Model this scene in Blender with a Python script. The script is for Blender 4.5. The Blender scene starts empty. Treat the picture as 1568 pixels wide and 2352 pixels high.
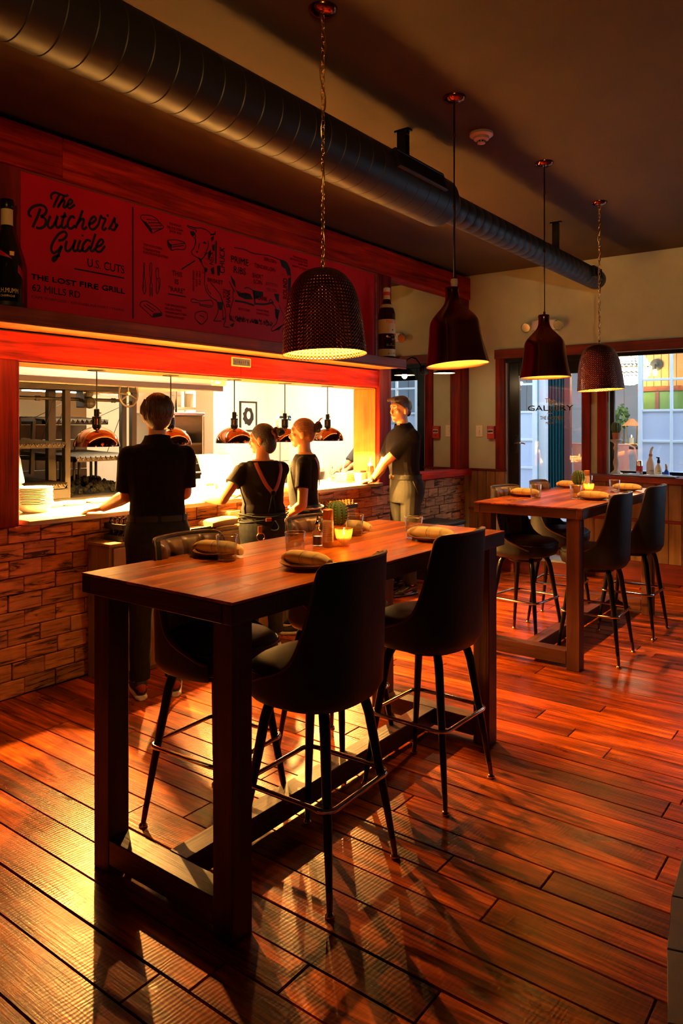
import bpy, bmesh, math, random
from mathutils import Vector, Matrix, Quaternion
from mathutils.bvhtree import BVHTree
from math import sin, cos, pi, radians as R, atan2, sqrt, exp, tan

random.seed(7)
S = bpy.context.scene
COL = S.collection

# ------------------------------------------------------------------ camera
CAM_H = 1.6
A0 = atan2(1276, 1696)                 # angle between the view axis and the long wall
cd = bpy.data.cameras.new('camera'); cam = bpy.data.objects.new('camera', cd); COL.objects.link(cam)
cam.location = (0, 0, CAM_H); cam.rotation_euler = (pi/2, 0, A0 - pi/2)
cd.sensor_fit = 'VERTICAL'; cd.sensor_height = 36; cd.sensor_width = 24
cd.lens = 36*1696/2352; cd.shift_y = -196/2352; cd.clip_start = .02; cd.clip_end = 200
S.camera = cam
# ------------------------------------------------------------------ sky, exposure
W = bpy.data.worlds.new('sky'); S.world = W; W.use_nodes = True
W.node_tree.nodes['Background'].inputs[0].default_value = (.62, .78, 1.0, 1)
W.node_tree.nodes['Background'].inputs[1].default_value = 2.1
S.view_settings.view_transform = 'Standard'; S.view_settings.look = 'None'
S.view_settings.gamma = 1; S.view_settings.use_curve_mapping = False
S.view_settings.exposure = 1.35
HEAT_W, PEND_W, KITCH_W, WALL_FILL_W, LED_W, SPOT_W = 230, 10.5, 9, 80, 6, 92
WARM = (1.0, .52, .14); HEATC = (1.0, .47, .10); KITC = (1.0, .78, .46)

# ------------------------------------------------------------------ survey helpers: a sight line met with a known plane
FW = (cos(A0), sin(A0)); RT = (sin(A0), -cos(A0))
def ray(u, v):
    l = (u-784)/1696
    return (FW[0]+l*RT[0], FW[1]+l*RT[1], -(v-980)/1696)
def PY(u, v, y):
    r = ray(u, v); d = y/r[1]; return Vector((r[0]*d, y, CAM_H+r[2]*d))
def PX(u, v, x):
    r = ray(u, v); d = x/r[0]; return Vector((x, r[1]*d, CAM_H+r[2]*d))
def PZ(u, v, z):
    r = ray(u, v); d = (z-CAM_H)/r[2]; return Vector((r[0]*d, r[1]*d, z))
def PD(u, v, d):
    r = ray(u, v); return Vector((r[0]*d, r[1]*d, CAM_H+r[2]*d))

# ------------------------------------------------------------------ mesh builder
class MB:
    def __init__(s): s.v = []; s.f = []
    def add(s, vs, fs):
        o = len(s.v); s.v += [tuple(p) for p in vs]; s.f += [tuple(i+o for i in f) for f in fs]; return s
    def box(s, x0, x1, y0, y1, z0, z1):
        return s.add([(x0,y0,z0),(x1,y0,z0),(x1,y1,z0),(x0,y1,z0),(x0,y0,z1),(x1,y0,z1),(x1,y1,z1),(x0,y1,z1)],
                     [(3,2,1,0),(4,5,6,7),(0,1,5,4),(1,2,6,5),(2,3,7,6),(3,0,4,7)])
    def obox(s, c, ax, ay, az):      # oriented box: centre and three half vectors
        c, ax, ay, az = map(Vector, (c, ax, ay, az)); q = []
        for sz in (-1, 1):
            for sx, sy in ((-1,-1),(1,-1),(1,1),(-1,1)): q.append(c+ax*sx+ay*sy+az*sz)
        return s.add(q, [(3,2,1,0),(4,5,6,7),(0,1,5,4),(1,2,6,5),(2,3,7,6),(3,0,4,7)])
    def bar(s, a, b, w, h):          # rectangular bar from a to b
        a, b = Vector(a), Vector(b); d = b-a; L = d.length; d.normalize()
        up = Vector((0,0,1)) if abs(d.z) < .95 else Vector((1,0,0))
        r = d.cross(up).normalized(); u = r.cross(d)
        return s.obox((a+b)/2, d*L/2, r*w/2, u*h/2)
    def grid(s, rows, closed=False, flip=False):
        n = len(rows[0]); fs = []
        for i in range(len(rows)-1):
            for j in range(n if closed else n-1):
                k = (j+1) % n; q = (i*n+j, i*n+k, (i+1)*n+k, (i+1)*n+j)
                fs.append(q[::-1] if flip else q)
        return s.add([p for r in rows for p in r], fs)
    def lathe(s, prof, n=24, c=(0,0,0), axis=None):
        rows = []; c = Vector(c); q = Vector((0,0,1)).rotation_difference(Vector(axis)) if axis is not None else None
        for r, z in prof:
            row = []
            for k in range(n):
                p = Vector((r*cos(2*pi*k/n), r*sin(2*pi*k/n), z))
                if q: p = q @ p
                row.append(c+p)
            rows.append(row)
        return s.grid(rows, True)
    def tube(s, pts, rad, n=10, closed=False, caps=True):
        pts = [Vector(p) for p in pts]; m = len(pts)
        rad = [rad]*m if not hasattr(rad, '__len__') else rad
        t0 = (pts[1]-pts[0]).normalized(); up = Vector((0,0,1)) if abs(t0.z) < .9 else Vector((1,0,0))
        nn = t0.cross(up).normalized(); rows = []; pt = t0
        for i in range(m):
            if closed: t = (pts[(i+1)%m]-pts[i-1]).normalized()
            else: t = (pts[min(i+1,m-1)]-pts[max(i-1,0)]).normalized()
            nn = pt.rotation_difference(t) @ nn; pt = t; b = t.cross(nn)
            rows.append([pts[i]+(nn*cos(2*pi*k/n)+b*sin(2*pi*k/n))*rad[i] for k in range(n)])
        o = len(s.v)
        if closed: rows.append(rows[0])
        s.grid(rows, True)
        if caps and not closed:
            s.f.append(tuple(o+k for k in range(n))[::-1]); e = o+(m-1)*n; s.f.append(tuple(e+k for k in range(n)))
        return s
    def loft(s, rings, n=20, p=1.0):  # rings: centre, half vector a, half vector b
        rows = []
        for c, a, b in rings:
            c, a, b = Vector(c), Vector(a), Vector(b); row = []
            for k in range(n):
                t = 2*pi*k/n; ca, sa = cos(t), sin(t)
                row.append(c + a*math.copysign(abs(ca)**p, ca) + b*math.copysign(abs(sa)**p, sa))
            rows.append(row)
        o = len(s.v); s.grid(rows, True); m = len(rings)
        s.f.append(tuple(o+k for k in range(n))[::-1]); e = o+(m-1)*n; s.f.append(tuple(e+k for k in range(n)))
        return s
    def ball(s, c, r, n=12, m=8):
        if not hasattr(r, '__len__'): r = (r, r, r)
        c = Vector(c); rows = []
        for i in range(m+1):
            t = -pi/2+pi*i/m; e = 1e-3 if i in (0, m) else 0
            rows.append([(c.x+r[0]*max(cos(t),e)*cos(2*pi*k/n), c.y+r[1]*max(cos(t),e)*sin(2*pi*k/n), c.z+r[2]*sin(t)) for k in range(n)])
        o = len(s.v); s.grid(rows, True); s.f.append(tuple(o+k for k in range(n))[::-1]); e = o+m*n; s.f.append(tuple(e+k for k in range(n)))
        return s
    def prism(s, poly, c, ax, ay, az): # flat outline in the ax, ay plane thickened along az
        c, ax, ay, az = map(Vector, (c, ax, ay, az)); n = len(poly)
        a = [c+ax*x+ay*y for x, y in poly]; b = [p+az for p in a]
        return s.add(a+b, [tuple(range(n))[::-1], tuple(range(n, 2*n))]+[(i, (i+1)%n, n+(i+1)%n, n+i) for i in range(n)])
    def xf(s, M):
        s.v = [tuple(M @ Vector(p)) for p in s.v]; return s
    def build(s, name, mat, parent=None, smooth=0, bevel=0, org=None, sub=0, segs=1, fix=True):
        vs = s.v
        if org is not None: vs = [tuple(Vector(p)-Vector(org)) for p in vs]
        me = bpy.data.meshes.new(name); me.from_pydata(vs, [], s.f)
        if fix or bevel:
            bm = bmesh.new(); bm.from_mesh(me)
            if fix: bmesh.ops.recalc_face_normals(bm, faces=bm.faces)
            if bevel:
                es = [e for e in bm.edges if len(e.link_faces) == 2 and e.calc_face_angle(0) > R(30)]
                bmesh.ops.bevel(bm, geom=es, offset=bevel, segments=segs, profile=.6, affect='EDGES', clamp_overlap=True)
            bm.to_mesh(me); bm.free()
        if mat: me.materials.append(mat)
        o = bpy.data.objects.new(name, me); COL.objects.link(o)
        if smooth:
            me.polygons.foreach_set('use_smooth', [True]*len(me.polygons))
            if smooth < 180:
                me.set_sharp_from_angle(angle=R(smooth))
        if sub:
            md = o.modifiers.new('s', 'SUBSURF'); md.levels = sub; md.render_levels = sub
        if parent: o.parent = parent
        if org is not None: o.location = org
        return o
def tag(o, label, cat=None, group=None, kind=None):
    o['label'] = label
    if cat: o['category'] = cat
    if group: o['group'] = group
    if kind: o['kind'] = kind
    return o
def thing(name, label, cat, loc=(0,0,0), rz=0, group=None):
    o = bpy.data.objects.new(name, None); COL.objects.link(o); o.empty_display_size = .05
    o.location = loc; o.rotation_euler = (0,0,rz); return tag(o, label, cat, group)
def struct(o): o['kind'] = 'structure'; return o
def kids(o): return [c for c in COL.objects if c.parent == o]
def copy_tree(o, parent=None, **kw):
    c = o.copy(); COL.objects.link(c)
    if parent: c.parent = parent
    for ch in kids(o): copy_tree(ch, c)
    for k, v in kw.items():
        if k == 'loc': c.location = v
        elif k == 'rz': c.rotation_euler = (0,0,v)
        else: c[k] = v
    return c
def lamp(name, loc, power, color, radius=.03, parent=None):
    l = bpy.data.lights.new(name, 'POINT'); l.energy = power; l.color = color; l.shadow_soft_size = radius
    o = bpy.data.objects.new(name, l); COL.objects.link(o); o.location = loc
    if parent: o.parent = parent
    return o

# ------------------------------------------------------------------ materials
MAT = {}
class N:
    def __init__(s, name):
        s.m = bpy.data.materials.new(name); s.m.use_nodes = True; s.t = s.m.node_tree; s.b = s.t.nodes['Principled BSDF']; MAT[name] = s.m
    def n(s, ty, **kw):
        nd = s.t.nodes.new(ty)
        for k, v in kw.items():
            if k.startswith('i_'):
                k = k[2:]; sock = nd.inputs[int(k)] if k.isdigit() else nd.inputs[k.replace('_', ' ')]
                if isinstance(v, bpy.types.NodeSocket): s.t.links.new(v, sock)
                else: sock.default_value = v
            else: setattr(nd, k, v)
        return nd
    def link(s, a, b): s.t.links.new(a, b)
    def set(s, **kw):
        for k, v in kw.items():
            sock = s.b.inputs[k.replace('_', ' ')]
            if isinstance(v, bpy.types.NodeSocket): s.link(v, sock)
            else: sock.default_value = (*v, 1) if isinstance(v, tuple) and len(v) == 3 else v
        return s
    def coords(s, scale=(1,1,1), rand=0, rot=(0,0,0)):
        tc = s.n('ShaderNodeTexCoord').outputs['Object']
        if rand:
            oi = s.n('ShaderNodeObjectInfo'); mu = s.n('ShaderNodeMath', operation='MULTIPLY', i_0=oi.outputs['Random'], i_1=float(rand))
            ad = s.n('ShaderNodeVectorMath', operation='ADD', i_0=tc, i_1=mu.outputs[0]); tc = ad.outputs[0]
        return s.n('ShaderNodeMapping', i_Vector=tc, i_Scale=scale, i_Rotation=rot).outputs[0]
    def noise(s, vec, scale=5, detail=4, rough=.55, dist=0):
        return s.n('ShaderNodeTexNoise', i_Vector=vec, i_Scale=float(scale), i_Detail=float(detail), i_Roughness=float(rough), i_Distortion=float(dist)).outputs[0]
    def ramp(s, fac, stops):
        r = s.n('ShaderNodeValToRGB', i_Fac=fac); e = r.color_ramp.elements
        while len(e) < len(stops): e.new(.5)
        for k, (p, c) in zip(e, stops): k.position = p; k.color = (*c, 1) if len(c) == 3 else c
        return r.outputs[0]
    def mix(s, fac, a, b, mode='MIX'):
        m = s.n('ShaderNodeMix', data_type='RGBA', blend_type=mode)
        for i, v in ((0, fac), (6, a), (7, b)):
            if isinstance(v, bpy.types.NodeSocket): s.link(v, m.inputs[i])
            else: m.inputs[i].default_value = (*v, 1) if isinstance(v, tuple) and len(v) == 3 else v
        return m.outputs[2]
    def bump(s, h, strength=.3, dist=.01):
        s.link(s.n('ShaderNodeBump', i_Strength=float(strength), i_Distance=float(dist), i_Height=h).outputs[0], s.b.inputs['Normal']); return s
def flat(name, col, rough=.5, metal=0, emit=0, ecol=None, spec=.5, **kw):
    q = N(name); q.set(Base_Color=tuple(col), Roughness=rough, Metallic=metal)
    q.b.inputs['Specular IOR Level'].default_value = spec
    if emit: q.set(Emission_Color=tuple(ecol or col), Emission_Strength=emit)
    for k, v in kw.items(): q.set(**{k: v})
    return q.m
def wood(name, dark, mid, light, axis=0, rough=.4, scale=1.0, bump=.25, rand=37, coat=0, tint=0, spec=.4):
    q = N(name); sc = [18*scale]*3; sc[axis] = 1.1*scale
    co = q.coords(tuple(sc), rand); big = q.coords((2.2,2.2,2.2), rand)
    sc2 = [90*scale]*3; sc2[axis] = 3*scale; co2 = q.coords(tuple(sc2), rand)
    g = q.noise(co, 1, 6, .6, .6); f = q.noise(co2, 1, 3, .6); b = q.noise(big, 1.2, 3)
    c = q.ramp(g, [(.28, dark), (.5, mid), (.72, light)])
    c = q.mix(.5, c, q.ramp(f, [(.3, tuple(x*.35 for x in mid)), (.62, light)]), 'MULTIPLY')
    c = q.mix(.55, c, q.ramp(b, [(.3, (.35,.3,.3)), (.65, (1.25,1.2,1.15))]), 'MULTIPLY')
    if tint:
        oi = q.n('ShaderNodeObjectInfo'); c = q.mix(1.0, c, q.ramp(oi.outputs['Random'], [(0, (1-tint,1-tint*1.2,1-tint)), (.5, (1,.92,.85)), (1, (1.25,1.2,1.1))]), 'MULTIPLY')
    q.set(Base_Color=c, Roughness=q.ramp(b, [(.3, (rough*.75,)*3), (.7, (min(1,rough*1.25),)*3)]))
    if coat: q.set(Coat_Weight=coat, Coat_Roughness=.12)
    q.b.inputs['Specular IOR Level'].default_value = spec
    h = q.mix(.5, g, f); q.bump(h, bump, .006)
    return q.m
def floor_mat():
    q = N('floor_wood'); q.b.inputs['Specular IOR Level'].default_value = .15
    co = q.coords((15,1.0,15), 91); fine = q.coords((95,4,95), 91); big = q.coords((3.2,1.6,3.2), 91)
    g = q.noise(co, 1, 8, .65, 1.4); f = q.noise(fine, 1, 4, .6); b = q.noise(big, 1, 5, .6)
    c = q.ramp(g, [(.30, (.045,.006,.001)), (.47, (.30,.046,.001)), (.62, (.56,.120,.003)), (.78, (.72,.21,.006))])
    c = q.mix(.55, c, q.ramp(f, [(.34, (.10,.06,.04)), (.58, (1.2,1.15,1.1))]), 'MULTIPLY')
    c = q.mix(.75, c, q.ramp(b, [(.34, (.16,.11,.09)), (.5, (.75,.7,.65)), (.68, (1.35,1.3,1.25))]), 'MULTIPLY')
    kn = q.n('ShaderNodeTexVoronoi', i_Vector=q.coords((3.1,1.3,3.1), 91), i_Scale=1.0, i_Randomness=1.0); c = q.mix(.85, c, q.ramp(kn.outputs['Distance'], [(.03, (.06,.04,.03)), (.075, (1,1,1))]), 'MULTIPLY')
    ho = q.n('ShaderNodeTexVoronoi', i_Vector=q.coords((9,5,9), 45), i_Scale=1.0, i_Randomness=1.0); c = q.mix(.95, c, q.ramp(ho.outputs['Distance'], [(.022, (.02,.02,.02)), (.035, (1,1,1))]), 'MULTIPLY')
    oi = q.n('ShaderNodeObjectInfo'); c = q.mix(1.0, c, q.ramp(oi.outputs['Random'], [(0, (.40,.34,.34)), (.25, (.9,.8,.75)), (.6, (1.05,1.0,.95)), (1, (1.45,1.5,1.4))]), 'MULTIPLY')
    q.set(Base_Color=c, Roughness=q.ramp(b, [(.3, (.24,.24,.24)), (.7, (.42,.42,.42))]))
    sw = q.n('ShaderNodeTexWave', i_Vector=q.coords((.5,1,.5), 91, (0,0,.25)), i_Scale=22.0, i_Distortion=5.0, i_Detail=2.0, bands_direction='Y')
    h = q.mix(.13, q.mix(.5, g, f), sw.outputs[0]); h = q.mix(.6, h, q.ramp(kn.outputs['Distance'], [(.03, (0,0,0)), (.08, (1,1,1))])); q.bump(h, .65, .007)
floor_mat()
wood('table_top_wood', (.14,.026,.001), (.54,.165,.006), (.86,.36,.018), 0, .34, .7, .25, 41, .0, .25, spec=.22)
wood('table_wood', (.036,.008,.003), (.125,.031,.009), (.24,.068,.017), 2, .45, .8, .5, 29)
wood('table_wood_x', (.036,.008,.003), (.125,.031,.009), (.24,.068,.017), 0, .45, .8, .5, 29)
wood('table_wood_y', (.036,.008,.003), (.125,.031,.009), (.24,.068,.017), 1, .45, .8, .5, 29)
wood('beam_red', (.16,.007,.0008), (.54,.026,.002), (.80,.080,.006), 0, .6, 1.1, .6, 53, spec=.15)
wood('post_red', (.10,.005,.002), (.32,.020,.004), (.47,.045,.008), 2, .6, .8, .5, 53, spec=.2)
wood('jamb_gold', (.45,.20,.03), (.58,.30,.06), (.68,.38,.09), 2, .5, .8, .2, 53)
wood('trim_red', (.11,.008,.005), (.27,.022,.010), (.38,.045,.016), 1, .45, .8, .3, 53)
wood('shelf_wood', (.16,.03,.008), (.36,.09,.022), (.50,.15,.04), 0, .5, .8, .3, 13)
wood('wainscot_wood', (.22,.13,.052), (.40,.25,.10), (.54,.35,.15), 2, .55, .7, .3, 77, 0, .25)
wood('plywood', (.34,.23,.10), (.44,.31,.14), (.52,.38,.18), 2, .5, .6, .1, 17)
def plain(name, c1, c2, scale=6, rough=.8, bump=.1, bscale=120, **kw):
    q = N(name); v = q.coords(); q.set(Base_Color=q.ramp(q.noise(v, scale, 4), [(.35, c1), (.65, c2)]), Roughness=rough)
    if bump: q.bump(q.noise(v, bscale, 3), bump, .004)
    for k, w in kw.items(): q.set(**{k: w})
    return q.m
plain('wall_green', (.45,.47,.31), (.50,.52,.36), 3, .75, .15)
plain('ceiling_brown', (.055,.031,.011), (.066,.038,.015), 2, .8, .2)
plain('room_dark', (.12,.07,.04), (.15,.09,.05), 2, .8, .1)
plain('kitchen_white', (.86,.83,.74), (.90,.87,.79), 2, .6, .05)
plain('mortar', (.045,.025,.016), (.07,.04,.025), 30, .95, .3)
plain('marble', (.40,.36,.29), (.34,.29,.22), 5, .3, 0)
plain('ground_grey', (.28,.29,.30), (.36,.37,.38), 4, .9, .3)
plain('tile_dark', (.030,.014,.010), (.05,.022,.014), 9, .45, .1)
plain('leather_black', (.010,.008,.008), (.017,.014,.013), 8, .5, .3, 260, Specular_IOR_Level=.35)
plain('leather_brown', (.070,.032,.018), (.10,.046,.024), 7, .34, .15, 220)
plain('black_knit', (.0055,.004,.004), (.009,.0065,.006), 40, .95, .4, 500, Specular_IOR_Level=.15)
plain('black_denim', (.007,.006,.006), (.013,.011,.010), 25, .8, .4, 420, Specular_IOR_Level=.2)
plain('blue_denim', (.009,.011,.014), (.018,.021,.025), 25, .8, .4, 420, Specular_IOR_Level=.2)
plain('slacks', (.005,.0045,.0025), (.009,.008,.0045), 10, .8, .2, 300, Specular_IOR_Level=.3)
plain('skin', (.62,.30,.14), (.70,.36,.18), 9, .45, .05, 300, Subsurface_Weight=.08, Subsurface_Scale=.02)
plain('skin_tan', (.50,.22,.09), (.57,.27,.12), 9, .45, .05, 300, Subsurface_Weight=.08, Subsurface_Scale=.02)
def hair(name, c1, c2, axis=2):
    q = N(name); sc = [160]*3; sc[axis] = 6; v = q.coords(tuple(sc)); f = q.noise(v, 1, 3)
    q.set(Base_Color=q.ramp(f, [(.3, c1), (.7, c2)]), Roughness=.42); q.bump(f, .8, .01); return q.m
hair('hair_brown', (.030,.012,.005), (.10,.038,.014)); hair('hair_black', (.005,.003,.003), (.014,.008,.006), 1)
hair('hair_blond', (.17,.065,.02), (.36,.16,.05), 1); hair('hair_dark', (.018,.008,.004), (.06,.025,.01))
flat('scrunchie', (.10,.02,.05), .8); flat('shirt_blue', (.035,.065,.16), .85); flat('shirt_grey', (.06,.06,.065), .9)
flat('strap_leather', (.30,.075,.03), .5); flat('apron_denim', (.012,.016,.018), .85, spec=.2)
flat('black_metal', (.010,.009,.009), .28, .6); flat('black_matte', (.010,.009,.009), .6); flat('chrome', (.72,.70,.68), .10, 1)
flat('brass', (.70,.42,.14), .22, 1); flat('steel', (.13,.11,.085), .42, .8); flat('steel_dark', (.014,.011,.008), .5, .3)
flat('ferrule_dark', (.10,.05,.025), .3, .9); flat('steel_bright', (.75,.73,.70), .28, 1); flat('duct_black', (.014,.010,.008), .46, .15); flat('seam_black', (.004,.004,.004), .6)
flat('ink', (.008,.003,.004), .7); flat('white_china', (.85,.82,.74), .12); flat('amber_china', (.36,.17,.06), .25)
flat('napkin', (.90,.68,.30), .9); flat('napkin_stripe', (.16,.085,.03), .9); flat('white_paint', (.78,.80,.86), .5)
flat('lavender_panel', (.62,.66,.86), .5); flat('teal_trim', (.20,.50,.56), .5); flat('teal_curtain', (.015,.12,.15), .85)
flat('grey_board', (.30,.32,.36), .7); flat('coral_metal', (.75,.25,.16), .4); flat('maroon', (.16,.035,.03), .6)
flat('blue_dark', (.02,.05,.12), .15); flat('green_leaf', (.10,.20,.05), .6); flat('cactus_green', (.045,.11,.030), .55)
flat('cactus_spine', (.55,.40,.12), .6); flat('terracotta', (.42,.16,.06), .7); flat('cream_plastic', (.80,.72,.52), .4)
flat('orange_cap', (.62,.22,.04), .4); flat('label_white', (.80,.74,.62), .6); flat('ketchup', (.45,.02,.01), .3)
flat('alarm_red', (.50,.035,.025), .4); flat('white_plastic', (.75,.70,.62), .4); flat('navy', (.012,.016,.035), .4)
flat('gold_print', (.95,.60,.14), .4); flat('red_band', (.50,.008,.010), .25); flat('bottle_black', (.006,.007,.006), .08)
flat('bottle_brown', (.016,.005,.003), .08); flat('label_cream', (.62,.50,.24), .6); flat('label_red', (.55,.03,.02), .6)
flat('label_green', (.03,.16,.08), .6); flat('stone_cream', (.50,.45,.36), .7); flat('towel', (.26,.19,.13), .9); flat('paper', (.66,.62,.58), .8)
flat('tray_black', (.02,.02,.022), .4); flat('blue_liquid', (.03,.10,.55), .1); flat('oil', (.13,.05,.012), .05)
flat('iron', (.007,.006,.005), .6, .2); flat('brown_steel', (.13,.088,.038), .5, .5); flat('charcoal', (.002,.0018,.0016), .9, spec=.1); flat('firebrick', (.045,.028,.012), .9)
flat('earring', (.85,.80,.65), .15, 1); flat('eye_white', (.75,.70,.65), .2); flat('eye_dark', (.02,.012,.008), .1); flat('lip', (.42,.13,.08), .5)
flat('rubber_white', (.68,.60,.46), .7); flat('shoe_dark', (.030,.026,.024), .8); flat('shoe_red', (.26,.03,.02), .7); flat('shoe_gloss', (.012,.009,.008), .12)
flat('bulb_glow', (1,.8,.4), .5, emit=30, ecol=(1,.62,.22)); flat('heat_glow', (1,.8,.4), .5, emit=60, ecol=(1,.66,.28))
flat('flame', (1,.8,.4), .5, emit=30, ecol=(1,.60,.16)); flat('led_amber', (1,.6,.2), .5, emit=2.5, ecol=(1,.45,.1)); flat('wax', (.85,.65,.35), .5); flat('tube_light', (1,1,.9), .5, emit=12, ecol=(1,.82,.55))
flat('crystal_glow', (1,.9,.7), .3, emit=2.6, ecol=(1,.83,.5)); flat('led_green', (.1,.8,.2), .5, emit=2, ecol=(.2,1,.2))
flat('blue_logo', (.02,.25,.75), .4); flat('pos_grey', (.50,.47,.42), .35); flat('cardboard', (.45,.28,.14), .8); flat('amber_wall', (.55,.24,.07), .8)
flat('mirror_silver', (.72,.72,.70), .0, 1); flat('copper', (.30,.090,.045), .16, 1); flat('gold_inner', (.95,.66,.26), .30, .85)
flat('sconce_black', (.008,.008,.008), .35, .4); flat('heat_shade', (.17,.075,.045), .10, 1); flat('heat_inner', (.85,.78,.66), .3, .8)
def glass(name, col=(1,1,1), rough=0.0, ior=1.45):
    q = N(name); q.set(Base_Color=col, Roughness=rough, IOR=ior, Transmission_Weight=1.0); return q.m
glass('glass_base'); glass('glass_thin', (.96,.98,1), 0, 1.02)
def pane(name, refl=.045, pw_=4.0):
    q = N(name); t = q.t; tr = q.n('ShaderNodeBsdfTransparent', i_Color=(.93,.96,.98,1)); gl = q.n('ShaderNodeBsdfGlossy', i_Roughness=.0)
    lw = q.n('ShaderNodeLayerWeight', i_Blend=.5); pw = q.n('ShaderNodeMath', operation='POWER', i_0=lw.outputs['Facing'], i_1=float(pw_)); fr = q.n('ShaderNodeMath', operation='MULTIPLY_ADD', i_0=pw.outputs[0], i_1=.7, i_2=refl)
    mx = q.n('ShaderNodeMixShader', i_0=fr.outputs[0], i_1=tr.outputs[0], i_2=gl.outputs[0])
    q.link(mx.outputs[0], t.nodes['Material Output'].inputs[0]); return q.m
pane('window_glass'); pane('glass_clear', .09, 2.2)
def amber_cup():
    q = N('glass_amber'); a = q.n('ShaderNodeBsdfTransparent', i_Color=(1,.80,.42,1)); b = q.n('ShaderNodeBsdfTranslucent', i_Color=(1,.72,.30,1)); g = q.n('ShaderNodeBsdfGlossy', i_Roughness=.05)
    m1 = q.n('ShaderNodeMixShader', i_0=.4, i_1=a.outputs[0], i_2=b.outputs[0]); m2 = q.n('ShaderNodeMixShader', i_0=.10, i_1=m1.outputs[0], i_2=g.outputs[0]); q.link(m2.outputs[0], q.t.nodes['Material Output'].inputs[0])
amber_cup()
flat('rim_glint', (.80,.72,.60), .08, .7)  # bright metal stands in for the highlight on tumbler rims
def hammered(name, col, rough, metal):
    q = N(name); tc = q.n('ShaderNodeTexCoord').outputs['Object']; s = q.n('ShaderNodeSeparateXYZ', i_0=tc)
    an = q.n('ShaderNodeMath', operation='ARCTAN2', i_0=s.outputs[1], i_1=s.outputs[0])
    a = q.n('ShaderNodeMath', operation='SINE', i_0=q.n('ShaderNodeMath', operation='MULTIPLY', i_0=an.outputs[0], i_1=64.0).outputs[0])
    z = q.n('ShaderNodeMath', operation='SINE', i_0=q.n('ShaderNodeMath', operation='MULTIPLY', i_0=s.outputs[2], i_1=420.0).outputs[0])
    h = q.n('ShaderNodeMath', operation='MULTIPLY', i_0=a.outputs[0], i_1=z.outputs[0])
    h2 = q.n('ShaderNodeMath', operation='ADD', i_0=h.outputs[0], i_1=q.n('ShaderNodeMath', operation='MULTIPLY', i_0=z.outputs[0], i_1=.5).outputs[0])
    q.set(Base_Color=col, Roughness=rough, Metallic=metal).bump(h2.outputs[0], .75, .0035); return q.m
hammered('copper_hammered', (.21,.060,.030), .15, 1); hammered('gold_hammered', (.95,.66,.26), .28, .85)
def brickmat():
    q = N('brick_face'); v = q.coords((3,26,26), 57); w = q.coords((9,9,9), 57)
    g = q.noise(v, 1, 6, .65, 1.2); b = q.noise(w, 1, 4); oi = q.n('ShaderNodeObjectInfo')
    c = q.ramp(g, [(.38, (.070,.022,.006)), (.45, (.56,.225,.060)), (.60, (.80,.36,.11))])
    c = q.mix(.5, c, q.ramp(b, [(.3, (.5,.45,.42)), (.7, (1.2,1.15,1.1))]), 'MULTIPLY')
    c = q.mix(1, c, q.ramp(oi.outputs['Random'], [(0, (.72,.70,.68)), (1, (1.15,1.12,1.1))]), 'MULTIPLY')
    q.set(Base_Color=c, Roughness=.7).bump(q.ramp(g, [(.36, (0,0,0)), (.48, (1,1,1))]), .7, .006)
brickmat()
def signmat():
    q = N('sign_red'); v = q.coords(); q.set(Base_Color=q.ramp(q.noise(v, 3, 3), [(.3, (.50,.004,.010)), (.7, (.58,.005,.013))]), Roughness=.5)
    q.b.inputs['Specular IOR Level'].default_value = .2
signmat()
M = MAT
# ================================================================== SETTING
YW, XB, ZC = 4.17, 8.01, 3.41
fl = struct(MB().box(-3, XB+.14, -3.2, YW+.23, -.10, -.013).build('floor', M['floor_wood']))
fl['label'] = 'reclaimed reddish wood plank floor with a glossy finish'
x = .55
while x < XB-.01:
    w = min(random.choice((.115,.13,.145,.155,.165,.18)), XB-x)
    if XB-x-w < .06: w = XB-x
    y = -.45-random.random()*.9
    while y < YW-.02:
        L = random.uniform(1.3, 2.7); y1 = min(y+L, YW)
        if YW-y1 < .25: y1 = YW
        dz = random.uniform(-.0012, .0012); cx, cy = x+w/2, (y+y1)/2
        g = .0022
        MB().box(x+g, x+w-g, y+g, y1-g, -.014, dz).build('plank', M['floor_wood'], fl, bevel=.0025, org=(cx, cy, 0))
        y = y1
    x += w
# dark tiles along the curved edge of the neighbouring floor
edge = [(3.75,.67),(3.3,.662),(2.98,.64),(2.68,.612),(2.40,.562),(2.10,.49),(1.75,.385),(1.4,.25)]
for k in range(len(edge)-1):
    a, b = Vector(edge[k]), Vector(edge[k+1]); na = Vector((.10+.05*k, -1)).normalized(); nb = Vector((.10+.05*(k+1), -1)).normalized()
    d = (b-a).normalized()*.003; q = [a+d, b-d, b+nb*.5-d, a+na*.5+d]
    c = sum(q, Vector((0,0)))/4
    MB().prism([(p.x-c.x, p.y-c.y) for p in q], (0,0,-.010), (1,0,0), (0,1,0), (0,0,.016)).build('floor_tile', M['tile_dark'], fl, bevel=.002, org=None).location = (c.x, c.y, 0)
struct(MB().box(.9, 8.2, YW+.22, 7.2, -.10, 0).build('kitchen_floor', M['tile_dark']))
struct(MB().box(-3.2, 8.2, -3.4, 4.42, ZC, ZC+.12).build('ceiling', M['ceiling_brown']))
struct(MB().box(.9, 8.2, 4.42, 7.2, 2.80, 2.92).build('ceiling_kitchen', M['kitchen_white']))
struct(MB().box(-3.15, -3, -3.35, 4.4, 0, ZC).build('wall_rear', M['room_dark']))
struct(MB().box(-3.15, XB+.15, -3.35, -3.2, 0, ZC).build('wall_right', M['room_dark']))
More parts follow.
